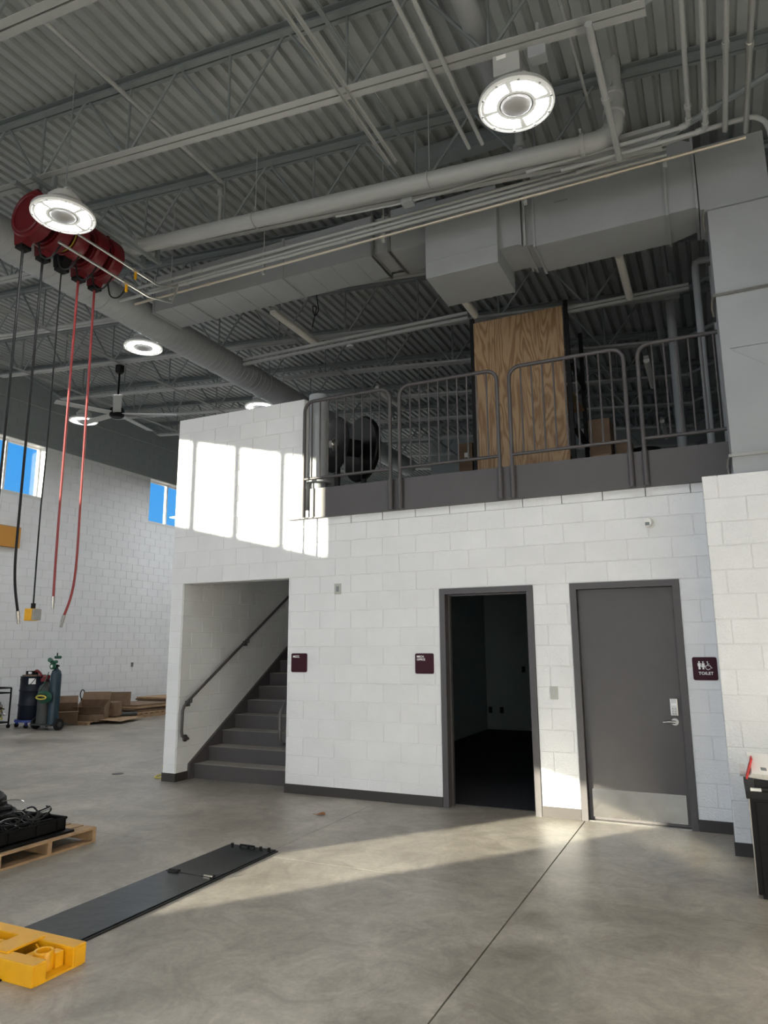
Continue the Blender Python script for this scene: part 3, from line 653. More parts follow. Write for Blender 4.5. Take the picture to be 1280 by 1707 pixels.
# ================================================================ HOSE REELS
REELX = .5
t_ = thing('reel_mount', 'steel strut frame holding the row of red hose reels', 'frame', (.4, -2.5, 6.12))
for x in (.50, .72): box1('strut', (x, -3.1, 6.12), (x+.04, -1.3, 6.16), 'steel', t_)
for y in (-2.83, -1.36): box1('drop', (.50, y-.02, 6.16), (.54, y+.02, 6.33), 'steel', t_); box1('drop', (.72, y-.02, 6.16), (.76, y+.02, 6.31), 'steel', t_)
reels = [(-2.93, 'leftmost red reel with a black hose', 'rubber', [(0, 0), (-.0, -2.6), (.0, -3.15), (.07, -3.55)], 'm'),
         (-2.70, 'second red reel from the left, with a black hose', 'rubber', [(0, 0), (0, -2.5), (.01, -3.2), (.08, -3.58)], 'm'),
         (-2.47, 'yellow-flanged cord reel with the yellow outlet box', 'rubber', [(0, 0), (.01, -1.8), (0, -2.6), (.01, -3.5)], 'box'),
         (-2.25, 'red reel with the left red hose', 'redhose', [(0, 0), (0, -2.6), (.01, -3.42)], 'm'),
         (-2.03, 'red reel at the right end, with the right red hose', 'redhose', [(0, 0), (.03, -2.2), (.03, -3.2), (-.07, -3.60)], 'm')]
for y, lab, hm, path, end in reels:
    z = 5.83; x = REELX+.12; g = thing('hose_reel', lab, 'hose reel', (x, y, z), 'hose reels hanging in a row')
    R = Matrix.Translation((x, y, z)) @ Matrix.Rotation(-PI/2, 4, 'X'); cord = end == 'box'
    r = .20 if cord else .245
    obj('drum', MB().lathe([(0, -.075), (r*.93, -.075), (r, -.055), (r, .055), (r*.93, .075), (0, .075)], 36, R), 'redpaint' if not cord else 'darkred', g, smooth=True)
    for s in (-1, 1): obj('side_ring', MB().lathe([(r*.72, s*.08), (r*.78, s*.088), (r*.84, s*.08)], 36, R), 'redpaint' if not cord else 'yelhose', g, smooth=True)
    obj('arm', MB().poly([(x-.10, y-.06, z+.20), (x+.05, y-.06, z+.20), (x+.06, y-.06, z-.05), (REELX+.06, y-.06, z-.29), (REELX-.05, y-.06, z-.29), (REELX-.07, y-.06, z-.15)], .10, (0, 1, 0)), 'redpaint' if not cord else 'black', g)
    obj('roller_guide', MB().box((REELX-.045, y-.055, z-.325), (REELX+.055, y+.055, z-.285), bev=.006), 'black', g)
    obj('bracket', MB().box((x-.04, y-.02, z+.15), (x+.04, y+.02, 6.12)), 'redpaint', g)
    obj('inlet_hose', MB().tube(spline([(x-.02, y+.09, z-.22), (x+.0, y+.12, z-.36), (x+.10, y+.15, z-.38), (x+.18, y+.2, z-.22)], 5), .009, 6), 'rubber', g, smooth=True)
    top = z-.30; HP = [(REELX+.0, y+a, top+b) for a, b in path]
    if cord: HP = [(px_, py_, top+(pz_-top)*1.0) for px_, py_, pz_ in HP]
    obj('hose', MB().tube(spline(HP, 8), .0075 if cord else (.0125), 8), hm, g, smooth=True, label=('red' if hm == 'redhose' else 'black')+' hanging hose')
    ex, ey, ez = HP[-1]
    if end == 'm':
        d = (Vector(HP[-1])-Vector(HP[-2])).normalized(); p = Vector(HP[-1])
        obj('coupling', MB().cyl(p-d*.02, p+d*.05, .018, 10).cyl(p+d*.05, p+d*.10, .014, 10), 'chrome', g, smooth=True, label='metal hose coupling')
    else:
        b = obj('outlet_box', MB().box((ex-.06, ey-.045, ez-.145), (ex+.035, ey+.045, ez-.03), bev=.008), 'yellow', g, label='yellow outlet box')
        obj('outlet_face', MB().box((ex+.036, ey-.04, ez-.14), (ex+.07, ey+.04, ez-.035), bev=.003), 'chrome', b); obj('strain_relief', MB().cyl((ex, ey, ez-.03), (ex, ey, ez+.02), .022, 10), 'black', b)
for (ya, ye, z, lab) in ((-2.63, -1.86, 5.735, 'upper shiny steel pipe running beside the red reels'), (-2.85, -1.98, 5.53, 'lower shiny steel pipe running beside the red reels')):
    t_ = thing('steel_pipe', lab, 'pipe', (.90, ya, z)); obj('run', MB().cyl((.90, ya, z), (.90, ye, z), .0135, 12), 'galv', t_, smooth=True)
    obj('valve_body', MB().cyl((.90, ye-.02, z), (.90, ye+.05, z), .022, 8), 'brass', t_); obj('valve_handle', MB().box((.892, ye+.01, z-.10), (.912, ye+.03, z+.0)), 'yellow', t_, label='yellow valve handle')
    obj('tail', MB().tube([(.90, ye+.05, z), (.90, ye+.35, z), (.90, -1.25, z+.10), (.90, -1.15, 5.92)], .012, 8), 'galv', t_, smooth=True)
# ================================================================ MEZZANINE THINGS
t_ = thing('plywood_panel', 'upright plywood sheet with swirling grain on the end of the shelving', 'plywood', (4.38, 1.3, 3.25)); box1('sheet', (3.80, 1.29, 3.25), (4.97, 1.31, 5.86), 'ply', t_)
t_ = thing('pallet_rack', 'dark perforated steel rack behind the plywood sheet', 'rack', (4.4, 2, 3.25))
for x in (3.76, 5.00):
    for y in (1.32, 2.4):
        u = box1('upright', (x-.02, y, 3.25), (x+.03, y+.06, 5.95), 'rubber', t_)
        if y < 2:
            m = MB()
            for k in range(34): m.cyl((x+.005, y-.0005, 3.30+k*.078), (x+.005, y-.002, 3.30+k*.078), .006, 6)
            o = obj('slots', m, 'chrome' if False else 'black', u); o['kind'] = 'stuff'
for z in (4.25, 5.1): box1('beam', (5.0, 1.35, z), (5.05, 2.4, z+.08), 'rubber', t_)
for z in (3.9, 4.8): box1('shelf', (3.78, 1.34, z), (5.0, 2.42, z+.025), 'ply', t_)
for i_, (a, b, h, m_, lab) in enumerate((((5.12, 1.9), (5.38, 2.3), 1.25, 'card', 'brown leaning carton just right of the plywood sheet'), ((5.42, 2.1), (5.60, 2.5), 1.0, 'card', 'second brown carton right of the plywood sheet'))):
    t_ = thing('carton', lab, 'box', (a[0], a[1], 3.25)); box1('body', (a[0], a[1], 3.25), (b[0], b[1], 3.25+h), m_, t_); box1('flap', (a[0]+.02, a[1]-.004, 3.25+h*.6), (b[0]-.02, a[1], 3.25+h*.62), 'wood', t_)
t_ = thing('black_bin', 'black bin standing behind the guardrail right of the plywood', 'bin', (5.72, 2.2, 3.25)); obj('body', MB().lathe([(0, 0), (.16, 0), (.2, .95), (.18, .95), (.17, .9), (0, .9)], 20, Matrix.Translation((5.74, 2.6, 3.25))), 'black', t_, smooth=True)
for x, w, lab in ((2.63, .24, 'tall narrow cardboard carton on the mezzanine, left one with a white label'), (2.93, .22, 'tall narrow cardboard carton beside the plywood, right one')):
    t_ = thing('tall_carton', lab, 'box', (x, 4, 3.25)); box1('body', (x, 4, 3.25), (x+w, 4.25, 5.05), 'card', t_)
    if w > .23: box1('label', (x+.10, 3.996, 4.80), (x+.18, 4, 4.88), 'paper', t_)
# exhaust reel: two black round flanges on a drum, grey duct stub beside it
t_ = thing('exhaust_hose_reel', 'large black round-sided exhaust hose reel behind the left guardrail', 'reel', (2.1, .95, 3.25), None)
cx_, cy_, cz_ = 2.06, 1.02, 4.30
ax = Vector((.53, .85, 0)).normalized(); Rm = Matrix.Translation((cx_, cy_, cz_)) @ ax.to_track_quat('Z', 'Y').to_matrix().to_4x4()
obj('drum', MB().lathe([(0, -.20), (.12, -.20), (.12, .20), (0, .20)], 32, Rm), 'rubber', t_, smooth=True)
obj('flange', MB().lathe([(0, -.22), (.36, -.22), (.38, -.205), (.36, -.19), (0, -.19)], 40, Rm), 'rubber', t_, smooth=True)
obj('flange', MB().lathe([(0, .17), (.44, .17), (.46, .19), (.44, .25), (0, .25)], 40, Rm), 'black', t_, smooth=True)
obj('hub', MB().lathe([(0, -.28), (.05, -.28), (.06, -.25), (.10, -.22), (0, -.2)], 20, Rm), 'chrome', t_, smooth=True, label='metal hub')
obj('stand', MB().box((cx_-.2, cy_-.02, 3.25), (cx_-.14, cy_+.04, 4.2)).box((cx_+.14, cy_+.1, 3.25), (cx_+.2, cy_+.16, 4.2)).box((cx_-.3, cy_-.1, 3.25), (cx_+.3, cy_+.25, 3.29)), 'gunmetal', t_)
for (a, b) in (((.02, -.24, -.30), (.08, -.24, -.02)), ((-.1, -.24, -.32), (-.05, -.24, -.1))):
    pass
t_ = thing('duct_stub', 'upright grey round duct section behind the leftmost guardrail post', 'duct', (2.08, .19, 3.5)); obj('shell', MB().cyl((2.08, .19, 3.63), (2.08, .19, 4.75), .125, 32), 'duct', t_, smooth=True); obj('base_ring', MB().lathe([(.125, 0), (.165, 0), (.165, .02), (.125, .03)], 32, Matrix.Translation((2.08, .19, 3.61))), 'duct', t_, smooth=True); obj('curb', MB().cyl((2.08, .19, 3.25), (2.08, .19, 3.62), .10, 24), 'duct', t_, smooth=True)
# strip lights (off) under the deck over the mezzanine
strips = [(1.22, .35, 1.55, 6.17, 'white unlit strip light behind the rectangular duct'), (3.83, .45, 1.30, 5.97, 'unlit strip light end below the square plenum'), (5.79, .2, 1.28, 5.78, 'unlit strip light below the big duct at the right'), (1.22, 3.7, 4.9, 6.17, 'unlit strip light farther back above the guardrail'),
          (2.4, 7.0, 8.2, 6.1, 'small distant strip light over the mezzanine'), (5.79, 3.4, 4.6, 5.78, 'unlit strip light seen through the right guardrail'), (5.79, 6.6, 7.8, 5.78, 'farthest unlit strip light seen through the right guardrail')]
for x, ya, yb, z, lab in strips:
    t_ = thing('strip_light', lab, 'lamp', (x, ya, z), 'unlit strip lights over the mezzanine')
    obj('diffuser', MB().cyl((x, ya+.01, z), (x, yb-.01, z), .045, 14), 'cream', t_, smooth=True); box1('channel', (x-.035, ya, z+.02), (x+.035, yb, z+.07), 'lampwhite', t_)
    for y in (ya+.15, yb-.15): obj('chain', MB().cyl((x, y, z+.07), (x, y, zc(x)), .003, 4), 'pipe', t_)
# rails and frames over the mezzanine
t_ = thing('strut_rail', 'horizontal strut rail behind the duct ending at the plywood', 'rail', (2, 1.45, 6.0)); 
for dz in (0, .075): box1('channel', (-.0, 1.36, 6.07-.0+dz-.09), (3.7, 1.40, 6.11+dz-.09), 'pipe', t_)
t_ = thing('strut_rail', 'short strut rail right of the plywood top', 'rail', (6, 1.5, 5.85))
for dz in (0, .05): box1('channel', (5.02, 1.36, 5.78+dz), (6.45, 1.40, 5.815+dz), 'pipe', t_)
t_ = thing('pipe', 'dark pipe loop beside the upright duct above the railing', 'pipe', (6.52, .9, 3.3))
obj('run', MB().tube([(6.53, .9, 3.25), (6.53, .9, 5.80), (6.54, .9, 5.85), (6.58, .9, 5.87), (6.95, .9, 5.87)], .04, 12), 'duct', t_, smooth=True); obj('run', MB().tube([(6.70, .95, 3.25), (6.70, .95, 5.80)], .035, 12), 'duct', t_, smooth=True)
t_ = thing('pipe', 'wide vertical pipe standing behind the right guardrail', 'pipe', (6.1, 2.2, 3.25)); obj('run', MB().cyl((6.20, 2.6, 3.25), (6.20, 2.6, zc(6.2)), .06, 14), 'duct', t_, smooth=True)
t_ = thing('pipe', 'pair of conduits running back under the deck right of the plywood', 'conduit', (5.95, 1, 6.2)); obj('run', MB().cyl((6.02, .0, 6.2), (6.02, 9, 6.2), .05, 12), 'duct', t_, smooth=True); obj('run', MB().cyl((6.2, .0, 6.25), (6.2, 9, 6.25), .025, 12), 'duct', t_, smooth=True)
t_ = thing('cable_loop', 'small loop of black cable hanging from the deck behind the duct', 'cable', (1.55, .9, 6.2)); obj('cable', MB().tube(spline([(1.55, .9, 7.055), (1.60, .9, 6.6), (1.63, .9, 6.35), (1.57, .9, 6.28), (1.54, .9, 6.42), (1.60, .9, 6.38), (1.52, .92, 6.12)], 5), .007, 6), 'black', t_, smooth=True)
t_ = thing('smoke_detector', 'small round detector hanging from the strut rail', 'detector', (1.9, 1.38, 5.9)); obj('body', MB().lathe([(0, 0), (.05, 0), (.06, .02), (.045, .05), (0, .055)], 20, Matrix.Translation((1.9, 1.38, 5.92))), 'duct', t_, smooth=True)
for x, lab in ((-7.75, 'upper'),):
    t_ = thing('wall_conduit', 'thin conduit running along the top of the far left wall', 'conduit', (-7.84, 3, 7.25)); obj('run', MB().cyl((-7.84, -3, 7.20), (-7.84, 12, 7.42), .012, 8), 'pipe', t_, smooth=True)
# ================================================================ SIGNS AND WALL PLATES
def lettering(s, size, x, y, z, parent, bold=.0, name='lettering', spacing=1.0):
    cu = bpy.data.curves.new(name, 'FONT'); cu.body = s; cu.size = size; cu.extrude = .0006; cu.offset = bold; cu.space_character = spacing
    to = bpy.data.objects.new(name, cu); C.objects.link(to); bpy.context.view_layer.update()
    me = bpy.data.meshes.new_from_object(to.evaluated_get(bpy.context.evaluated_depsgraph_get())); bpy.data.objects.remove(to)
    me.transform(Matrix.Translation((x, y, z)) @ Matrix.Rotation(PI/2, 4, 'X')); me.transform(Matrix.Translation(-wloc(parent)))
    me.materials.clear(); me.materials.append(MT['white']); o = link_mesh(name, me, parent); return o
def rounded(x0, z0, x1, z1, r, y, th):
    P = []
    for cx, cz, a in ((x1-r, z1-r, 0), (x0+r, z1-r, PI/2), (x0+r, z0+r, PI), (x1-r, z0+r, 1.5*PI)):
        for k in range(6): b = a+PI/2*k/5; P.append((cx+r*math.cos(b), y, cz+r*math.sin(b)))
    return MB().poly(P, th, (0, 1, 0))
def sign(x0, z0, x1, z1, lab, big=False):
    t_ = thing('door_sign', lab, 'sign', (x0, -.002, z0)); obj('plate', rounded(x0, z0, x1, z1, .018, -.006, .005), 'maroon', t_)
    f = MB(); r = .014; e_ = .006
    pts = []
    for cx, cz, a in ((x1-r-e_, z1-r-e_, 0), (x0+r+e_, z1-r-e_, PI/2), (x0+r+e_, z0+r+e_, PI), (x1-r-e_, z0+r+e_, 1.5*PI)):
        for k in range(4): b = a+PI/2*k/3; pts.append((cx+r*math.cos(b), -.0065, cz+r*math.sin(b)))
    return t_
s1 = sign(1.86, 1.338, 2.075, 1.553, 'small maroon MEZZ. sign just right of the stair opening')
lettering('MEZZ.', .033, 1.882, -.0066, 1.505, s1, .0008)
m = MB()
for k, dx in enumerate((0, .008, .016, .026, .034, .045, .053)): m.cyl((1.884+dx, -.0061, 1.489-(k % 3)*.004), (1.884+dx, -.0072, 1.489-(k % 3)*.004), .0016, 6)
obj('braille', m, 'maroon', s1)
s2 = sign(3.43, 1.335, 3.645, 1.550, 'maroon MECH. OFFICE sign just left of the open dark doorway')
lettering('MECH.', .030, 3.450, -.0066, 1.506, s2, .0008); lettering('OFFICE', .030, 3.450, -.0066, 1.475, s2, .0008)
m = MB()
for k, dx in enumerate((0, .008, .02, .03, .044, .052, .066)): m.cyl((3.452+dx, -.0061, 1.462-(k % 3)*.004), (3.452+dx, -.0072, 1.462-(k % 3)*.004), .0016, 6)
obj('braille', m, 'maroon', s2)
s3 = sign(6.185, 1.305, 6.392, 1.512, 'larger maroon TOILET sign with white figures, right of the closed grey door')
lettering('TOILET', .036, 6.233, -.0066, 1.355, s3, .0008, spacing=1.05)
def flat(parent, name, polys, y=-.0078):
    m = MB()
    for P in polys: m.poly([(x, y, z) for x, z in P], .0018, (0, 1, 0))
    return obj(name, m, 'white', parent)
def disc(cx, cz, r, n=14): return [(cx+r*math.cos(2*PI*i/n), cz+r*math.sin(2*PI*i/n)) for i in range(n)]
bx_, bz_ = 6.243, 1.402
flat(s3, 'man_figure', [disc(bx_, bz_+.066, .0068), [(bx_-.013, bz_+.056), (bx_+.013, bz_+.056), (bx_+.013, bz_+.028), (bx_+.0085, bz_+.028), (bx_+.0085, bz_), (bx_-.0085, bz_), (bx_-.0085, bz_+.028), (bx_-.013, bz_+.028)]])
bx_ = 6.275
flat(s3, 'woman_figure', [disc(bx_, bz_+.066, .0068), [(bx_-.010, bz_+.056), (bx_+.010, bz_+.056), (bx_+.017, bz_+.020), (bx_+.0075, bz_+.020), (bx_+.0075, bz_), (bx_-.0075, bz_), (bx_-.0075, bz_+.020), (bx_-.017, bz_+.020)]])
wx, wz = 6.315, bz_+.018
ring = MB()
ring.tube([(wx+.020*math.cos(a), -.0066, wz+.020*math.sin(a)) for a in [math.radians(110+q*13) for q in range(18)]], .0028, 6)
ring.tube([(wx-.002, -.0066, wz+.040), (wx, -.0066, wz+.016), (wx+.018, -.0066, wz+.014), (wx+.028, -.0066, wz-.006), (wx+.035, -.0066, wz-.004)], .0032, 6)
ring.tube([(wx-.002, -.0066, wz+.030), (wx+.015, -.0066, wz+.029)], .0026, 6)
obj('wheelchair_figure', ring, 'white', s3); flat(s3, 'wheelchair_head', [disc(wx-.003, wz+.048, .006)])
m = MB()
for k, dx in enumerate((0, .007, .018, .03, .037, .05)): m.cyl((6.262+dx, -.0061, 1.340-(k % 2)*.004), (6.262+dx, -.0072, 1.340-(k % 2)*.004), .0016, 6)
obj('braille', m, 'maroon', s3)
def plate(x0, z0, x1, z1, lab, cat, kind, m1, m2):
    t_ = thing(kind, lab, cat, (x0, -.003, z0)); box1('cover_plate', (x0, -.008, z0), (x1, -.001, z1), m1, t_, bev=.002)
    cx, cz = (x0+x1)/2, (z0+z1)/2; return t_, cx, cz
t_, cx, cz = plate(2.43, 2.222, 2.515, 2.345, 'small grey blank electrical box cover high on the wall above the stair sign', 'electrical box', 'electrical_box', 'satin', 'steel')
box1('knockout', (cx-.018, -.010, cz-.03), (cx+.018, -.008, cz+.03), 'steel', t_)
t_, cx, cz = plate(4.868, 1.105, 4.945, 1.228, 'steel light switch plate between the two doors', 'switch', 'light_switch', 'satin', 'cream')
box1('switch_frame', (cx-.019, -.010, cz-.036), (cx+.019, -.008, cz+.036), 'satin', t_); box1('rocker', (cx-.010, -.014, cz-.014), (cx+.010, -.010, cz+.014), 'lampwhite', t_)
for dz in (-.026, .026): obj('screw', MB().cyl((cx, -.0085, cz+dz*1.9), (cx, -.011, cz+dz*1.9), .003, 6), 'chrome', t_)
t_ = thing('motion_sensor', 'small round white sensor with a clear dome on the wall above the closed door', 'sensor', (5.90, -.01, 2.79))
obj('base', MB().cyl((5.91, 0, 2.79), (5.91, -.02, 2.79), .052, 24), 'cream', t_, smooth=True); obj('dome', MB().cyl((5.905, -.02, 2.79), (5.895, -.075, 2.785), .046, 20, .038), 'cream', t_, smooth=True); box1('lens', (5.875, -.078, 2.755), (5.915, -.072, 2.785), 'steel', t_)
t_ = thing('wall_outlet', 'small outlet box on the far left block wall above the stacked sheets', 'outlet', (LX, 7.5, 1.2)); box1('cover_plate', (LX, 7.47, 1.14), (LX+.012, 7.55, 1.26), 'chrome', t_); box1('socket', (LX+.012, 7.49, 1.165), (LX+.018, 7.53, 1.235), 'steel', t_)
t_ = thing('wall_panel', 'orange-brown flat panel on the left wall at the image edge', 'panel', (LX+.1, 2.8, 3.87)); box1('board', (LX+.02, 1.9, 3.87), (LX+.12, 3.72, 4.34), 'orange', t_); box1('edge_strip', (LX+.12, 1.9, 4.32), (LX+.125, 3.72, 4.34), 'wood', t_)
# ================================================================ FLOOR THINGS
t_ = thing('floor_plate', 'long dark steel cover plate lying in the floor, running toward the yellow frame', 'steel plate', (2.8, -3.2, 0))
box1('plate', (2.595, -4.60, .0), (3.04, -2.84, .014), 'plate', t_); box1('plate', (2.595, -2.825, .0), (3.04, -2.05, .014), 'plate', t_)
box1('side_angle', (3.045, -4.60, 0), (3.062, -2.05, .008), 'rubber', t_); box1('side_angle', (2.575, -4.60, 0), (2.590, -2.05, .008), 'plate', t_)
for x, y in ((2.67, -2.84), (2.99, -2.84)):
    obj('hinge', MB().cyl((x-.04, y+.01, .02), (x+.04, y+.01, .02), .012, 8).box((x-.03, y-.02, .014), (x+.03, y+.05, .020)), 'rubber', t_)
for x in (2.64, 2.80, 2.92, 3.0): obj('bolt', MB().cyl((x, -2.09, .0), (x, -2.09, .034), .013, 8), 'black', t_)
obj('lift_ring', MB().tube([(2.72, -2.09, .014), (2.72, -2.09, .03), (2.86, -2.09, .03), (2.86, -2.09, .014)], .007, 6), 'black', t_)
# yellow jack frame
t_ = thing('lift_frame', 'yellow steel lift carriage lying on the floor at the lower left corner', 'lift', (3.0, -4.35, 0))
X0, X1 = 1.9, 3.27; ya, yb = -4.52, -4.19; H = .10
box1('side_beam', (X0, ya, .0), (X1, ya+.085, H), 'yellow', t_, bev=.006); box1('side_beam', (X0, yb-.085, .0), (X1, yb, H), 'yellow', t_, bev=.006)
box1('base_plate', (X0, ya+.02, .0), (X1+.002, yb-.02, .012), 'yellow', t_)
box1('cross_plate', (2.88, ya+.05, H-.004), (3.02, yb-.05, H+.008), 'yellow', t_, bev=.003); box1('cross_plate', (2.1, ya+.05, H-.004), (2.4, yb-.05, H+.008), 'yellow', t_, bev=.003)
obj('socket_ring', MB().lathe([(.036, 0), (.036, .085), (.046, .088), (.05, .080), (.05, 0)], 28, Matrix.Translation((3.155, -4.36, .012))), 'yellow', t_, smooth=True)
box1('socket_block', (3.06, -4.40, .012), (3.20, -4.30, .075), 'yellow', t_, bev=.004); box1('socket_block', (3.16, -4.335, .012), (3.215, -4.285, .085), 'yellow', t_, bev=.004)
for y in (ya+.10, yb-.11): obj('gusset', MB().poly([(3.02, y, .012), (3.12, y, .012), (3.02, y, .085)], .010, (0, 1, 0)), 'yellow', t_)
obj('link_bar', MB().tube([(2.45, -4.40, .06), (2.86, -4.38, .07)], .014, 10).tube([(2.45, -4.30, .05), (2.86, -4.30, .06)], .014, 10), 'yellow', t_, smooth=True)
for y0 in (ya, yb-.085): obj('end_cap', MB().box((X1, y0+.008, .008), (X1+.004, y0+.077, H-.008), bev=.002), 'yellow', t_)
# pallet with hoses, tray
pm = Matrix.Identity(4)
t_ = thing('pallet', 'wooden pallet at the left edge under the heap of black hoses', 'pallet', (.9, -2.9, 0)); PX0, PX1, PY0, PY1 = .28, 1.46, -3.36, -2.42
for y in (PY0, (PY0+PY1)/2-.02, PY1-.04): box1('stringer', (PX0, y, .018), (PX1, y+.04, .105), 'wood', t_)
for i in range(8): w = .125; x = PX0+(PX1-PX0-w)*i/7; box1('deck_board', (x, PY0, .105), (x+w, PY1, .122), 'wood', t_)
for x in (PX0, (PX0+PX1)/2-.05, PX1-.1): box1('bottom_board', (x, PY0, 0), (x+.1, PY1, .018), 'wood', t_)
t2 = thing('black_sheet', 'flat black panel lying on the pallet under the tray', 'panel', (.9, -2.9, .122)); box1('sheet', (PX0+.05, PY0+.02, .122), (1.42, -2.62, .140), 'black', t2)
t2 = thing('drip_tray', 'shallow black plastic tray holding the hoses on the pallet', 'tray', (.9, -2.95, .14))
m = MB(); x0, x1, y0, y1, z0, z1 = .15, 1.36, -3.32, -2.66, .140, .235
m.box((x0, y0, z0), (x1, y1, z0+.01)).box((x0, y0, z0), (x0+.012, y1, z1)).box((x1-.012, y0, z0), (x1, y1, z1)).box((x0, y0, z0), (x1, y0+.012, z1)).box((x0, y1-.012, z0), (x1, y1, z1)); obj('pan', m, 'black', t2)
obj('rim', MB().tube([(x0, y0, z1), (x1, y0, z1), (x1, y1, z1), (x0, y1, z1)], .012, 8, closed=True), 'black', t2)
for y in (-3.2, -2.95, -2.75): obj('rib', MB().box((x1, y, z0+.01), (x1+.008, y+.015, z1)), 'black', t2)
rnd = random.Random(3)
hl_ = ['lowest fat black hose coil in the tray', 'black hose coil second from the bottom of the heap', 'black hose coil in the middle of the heap', 'black hose coil second from the top', 'topmost fat black hose coil of the heap']
for i in range(5):
    hs = thing('hose_coil', hl_[i], 'hose', (.7, -3.0, .16+i*.05), 'coiled black hoses on the pallet'); r = [.022, .020, .024, .022, .026][i]
    cxh, cyh = .66+rnd.uniform(-.05, .05)-i*.03, -2.99+rnd.uniform(-.03, .03); P = []
    a0 = rnd.uniform(0, 6)
    for q in range(66):
        a = a0+q*.42; ra = .43-.03*i-.02*math.sin(q*.6+i); rb = .27-.015*i
        P.append((cxh+ra*math.cos(a)+.02*math.sin(q*.9), cyh+rb*math.sin(a), .18+i*.048+.035*(q/66)+.030*math.sin(a*1.0+i*1.3)))
    obj('hose', MB().tube(P, r, 8), 'rubber', hs, smooth=True)
cb = thing('cable_bundle', 'tangle of thin black and silver hoses at the right end of the tray', 'cables', (1.15, -2.9, .18))
for i in range(14):
    P = []; cx, cy = 1.12+rnd.uniform(-.09, .09), -2.93+rnd.uniform(-.15, .15)
    for q in range(16): a = rnd.uniform(0, .5)+q*.5; P.append((cx+.12*math.cos(a), cy+.14*math.sin(a), .18+.012*i*.6+.03*math.sin(q+i)+.02))
    obj('cable', MB().tube(spline(P, 3), .007 if i % 5 else .003, 6), 'rubber' if i % 5 else 'chrome', cb, smooth=True)
obj('cable_end', MB().cyl((1.05, -3.02, .23), (1.12, -3.22, .20), .005, 6).cyl((1.28, -2.85, .31), (1.33, -2.80, .335), .006, 6), 'chrome', cb)
zt = thing('hose_tie', 'thin silver wire tie around the fat black hoses', 'tie', (.98, -2.85, .35)); obj('wire', MB().tube(spline([(.86, -2.95, .36), (.97, -2.88, .385), (1.06, -2.84, .37), (1.10, -2.84, .30)], 4), .004, 6), 'chrome', zt)
# leaf, drain, cord, scraps
t_ = thing('dry_leaf', 'curled brown dry leaf lying on the concrete', 'leaf', (2.74, -.8, 0)); m = MB()
pts = [(-.05, -.01, .004), (-.03, .028, .012), (0, .035, .022), (.035, .02, .02), (.05, -.005, .01), (.03, -.03, .018), (-.01, -.032, .01)]
m.poly([(2.74+a, -.8+b, c) for a, b, c in pts], .003); obj('blade', m, 'leaf', t_); obj('stem', MB().cyl((2.70, -.81, .006), (2.665, -.83, .012), .0025, 5), 'leaf', t_)
t_ = thing('floor_drain', 'small round drain cover in the floor left of the stair', 'drain', (-.9, .17, 0)); obj('grate', MB().cyl((-.9, .17, -.004), (-.9, .17, .003), .075, 24), 'drainc', t_)
t_ = thing('coiled_cord', 'yellow-green cord lying at the foot of the white column', 'cord', (-.25, .25, 0)); obj('cord', MB().tube(spline([(-.1, .12, .012), (-.20, .10, .012), (-.24, .2, .02), (-.14, .28, .05), (-.06, .25, .09), (-.16, .2, .12), (-.22, .28, .10), (-.1, .36, .07), (-.05, .3, .012)], 5), .009, 6), 'yelhose', t_, smooth=True)
# black cabinet at the right edge and papers
t_ = thing('black_cabinet', 'black cabinet cut off by the right edge of the photo', 'cabinet', (6.9, -1.6, 0))
box1('body', (6.525, -1.72, .03), (7.4, -1.15, .62), 'black', t_, bev=.004); box1('worktop', (6.505, -1.735, .62), (7.42, -1.13, .665), 'rubber', t_, bev=.006); box1('toe_kick', (6.55, -1.69, 0), (7.38, -1.18, .03), 'rubber', t_); box1('edge_trim', (6.518, -1.724, .03), (6.525, -1.716, .62), 'chrome', t_, label='worn bright metal corner')
box1('drawer', (6.56, -1.728, .36), (7.36, -1.72, .60), 'black', t_); box1('door', (6.56, -1.728, .06), (7.36, -1.72, .34), 'black', t_)
t_ = thing('paper_stack', 'untidy stack of white papers on the black cabinet', 'papers', (6.7, -1.55, .70))
for i in range(5): obj('sheet', MB().box((-.02, 0, -.003), (.30, .26, 0), Matrix.Translation((6.545+.008*i, -1.66-.012*i, .745+i*.008)) @ Matrix.Rotation(.05*i-.1, 4, 'Z') @ Matrix.Rotation(.42, 4, 'X') @ Matrix.Rotation(.10, 4, 'Y')), 'paper', t_)
for dx in (0, .07): obj('printed_mark', MB().box((.04+dx, .05, .0), (.075+dx, .085, .0008), Matrix.Translation((6.545+.032, -1.66-.048, .745+.032)) @ Matrix.Rotation(.1, 4, 'Z') @ Matrix.Rotation(.42, 4, 'X') @ Matrix.Rotation(.10, 4, 'Y')), 'steel', t_)
t_ = thing('red_folder', 'red folder edge standing behind the white papers', 'folder', (6.55, -1.5, .74)); obj('cover', MB().box((-.005, -.06, 0), (.005, .08, .14), Matrix.Translation((6.520, -1.62, .735)) @ Matrix.Rotation(.30, 4, 'Y')), 'redp', t_)
t_ = thing('tape_roll', 'roll of whitish tape at the left end of the cabinet top', 'tape', (6.5, -1.5, .76)); obj('roll', MB().lathe([(.022, -.02), (.04, -.02), (.04, .02), (.022, .02), (.022, -.02)], 24, Matrix.Translation((6.50, -1.50, .765)) @ Matrix.Rotation(PI/2, 4, 'Y')), 'cream', t_, smooth=True)
t_ = thing('power_tool', 'small black tool lying under the papers', 'tool', (6.62, -1.6, .68)); obj('body', MB().box((6.56, -1.66, .675), (6.72, -1.60, .735), bev=.015), 'rubber', t_); obj('handle', MB().box((6.68, -1.67, .668), (6.80, -1.63, .70), bev=.01), 'black', t_)
t_ = thing('wood_block', 'small whitish block on the front of the cabinet top', 'block', (6.56, -1.69, .665)); box1('block', (6.535, -1.715, .666), (6.60, -1.67, .682), 'cream', t_, bev=.003)
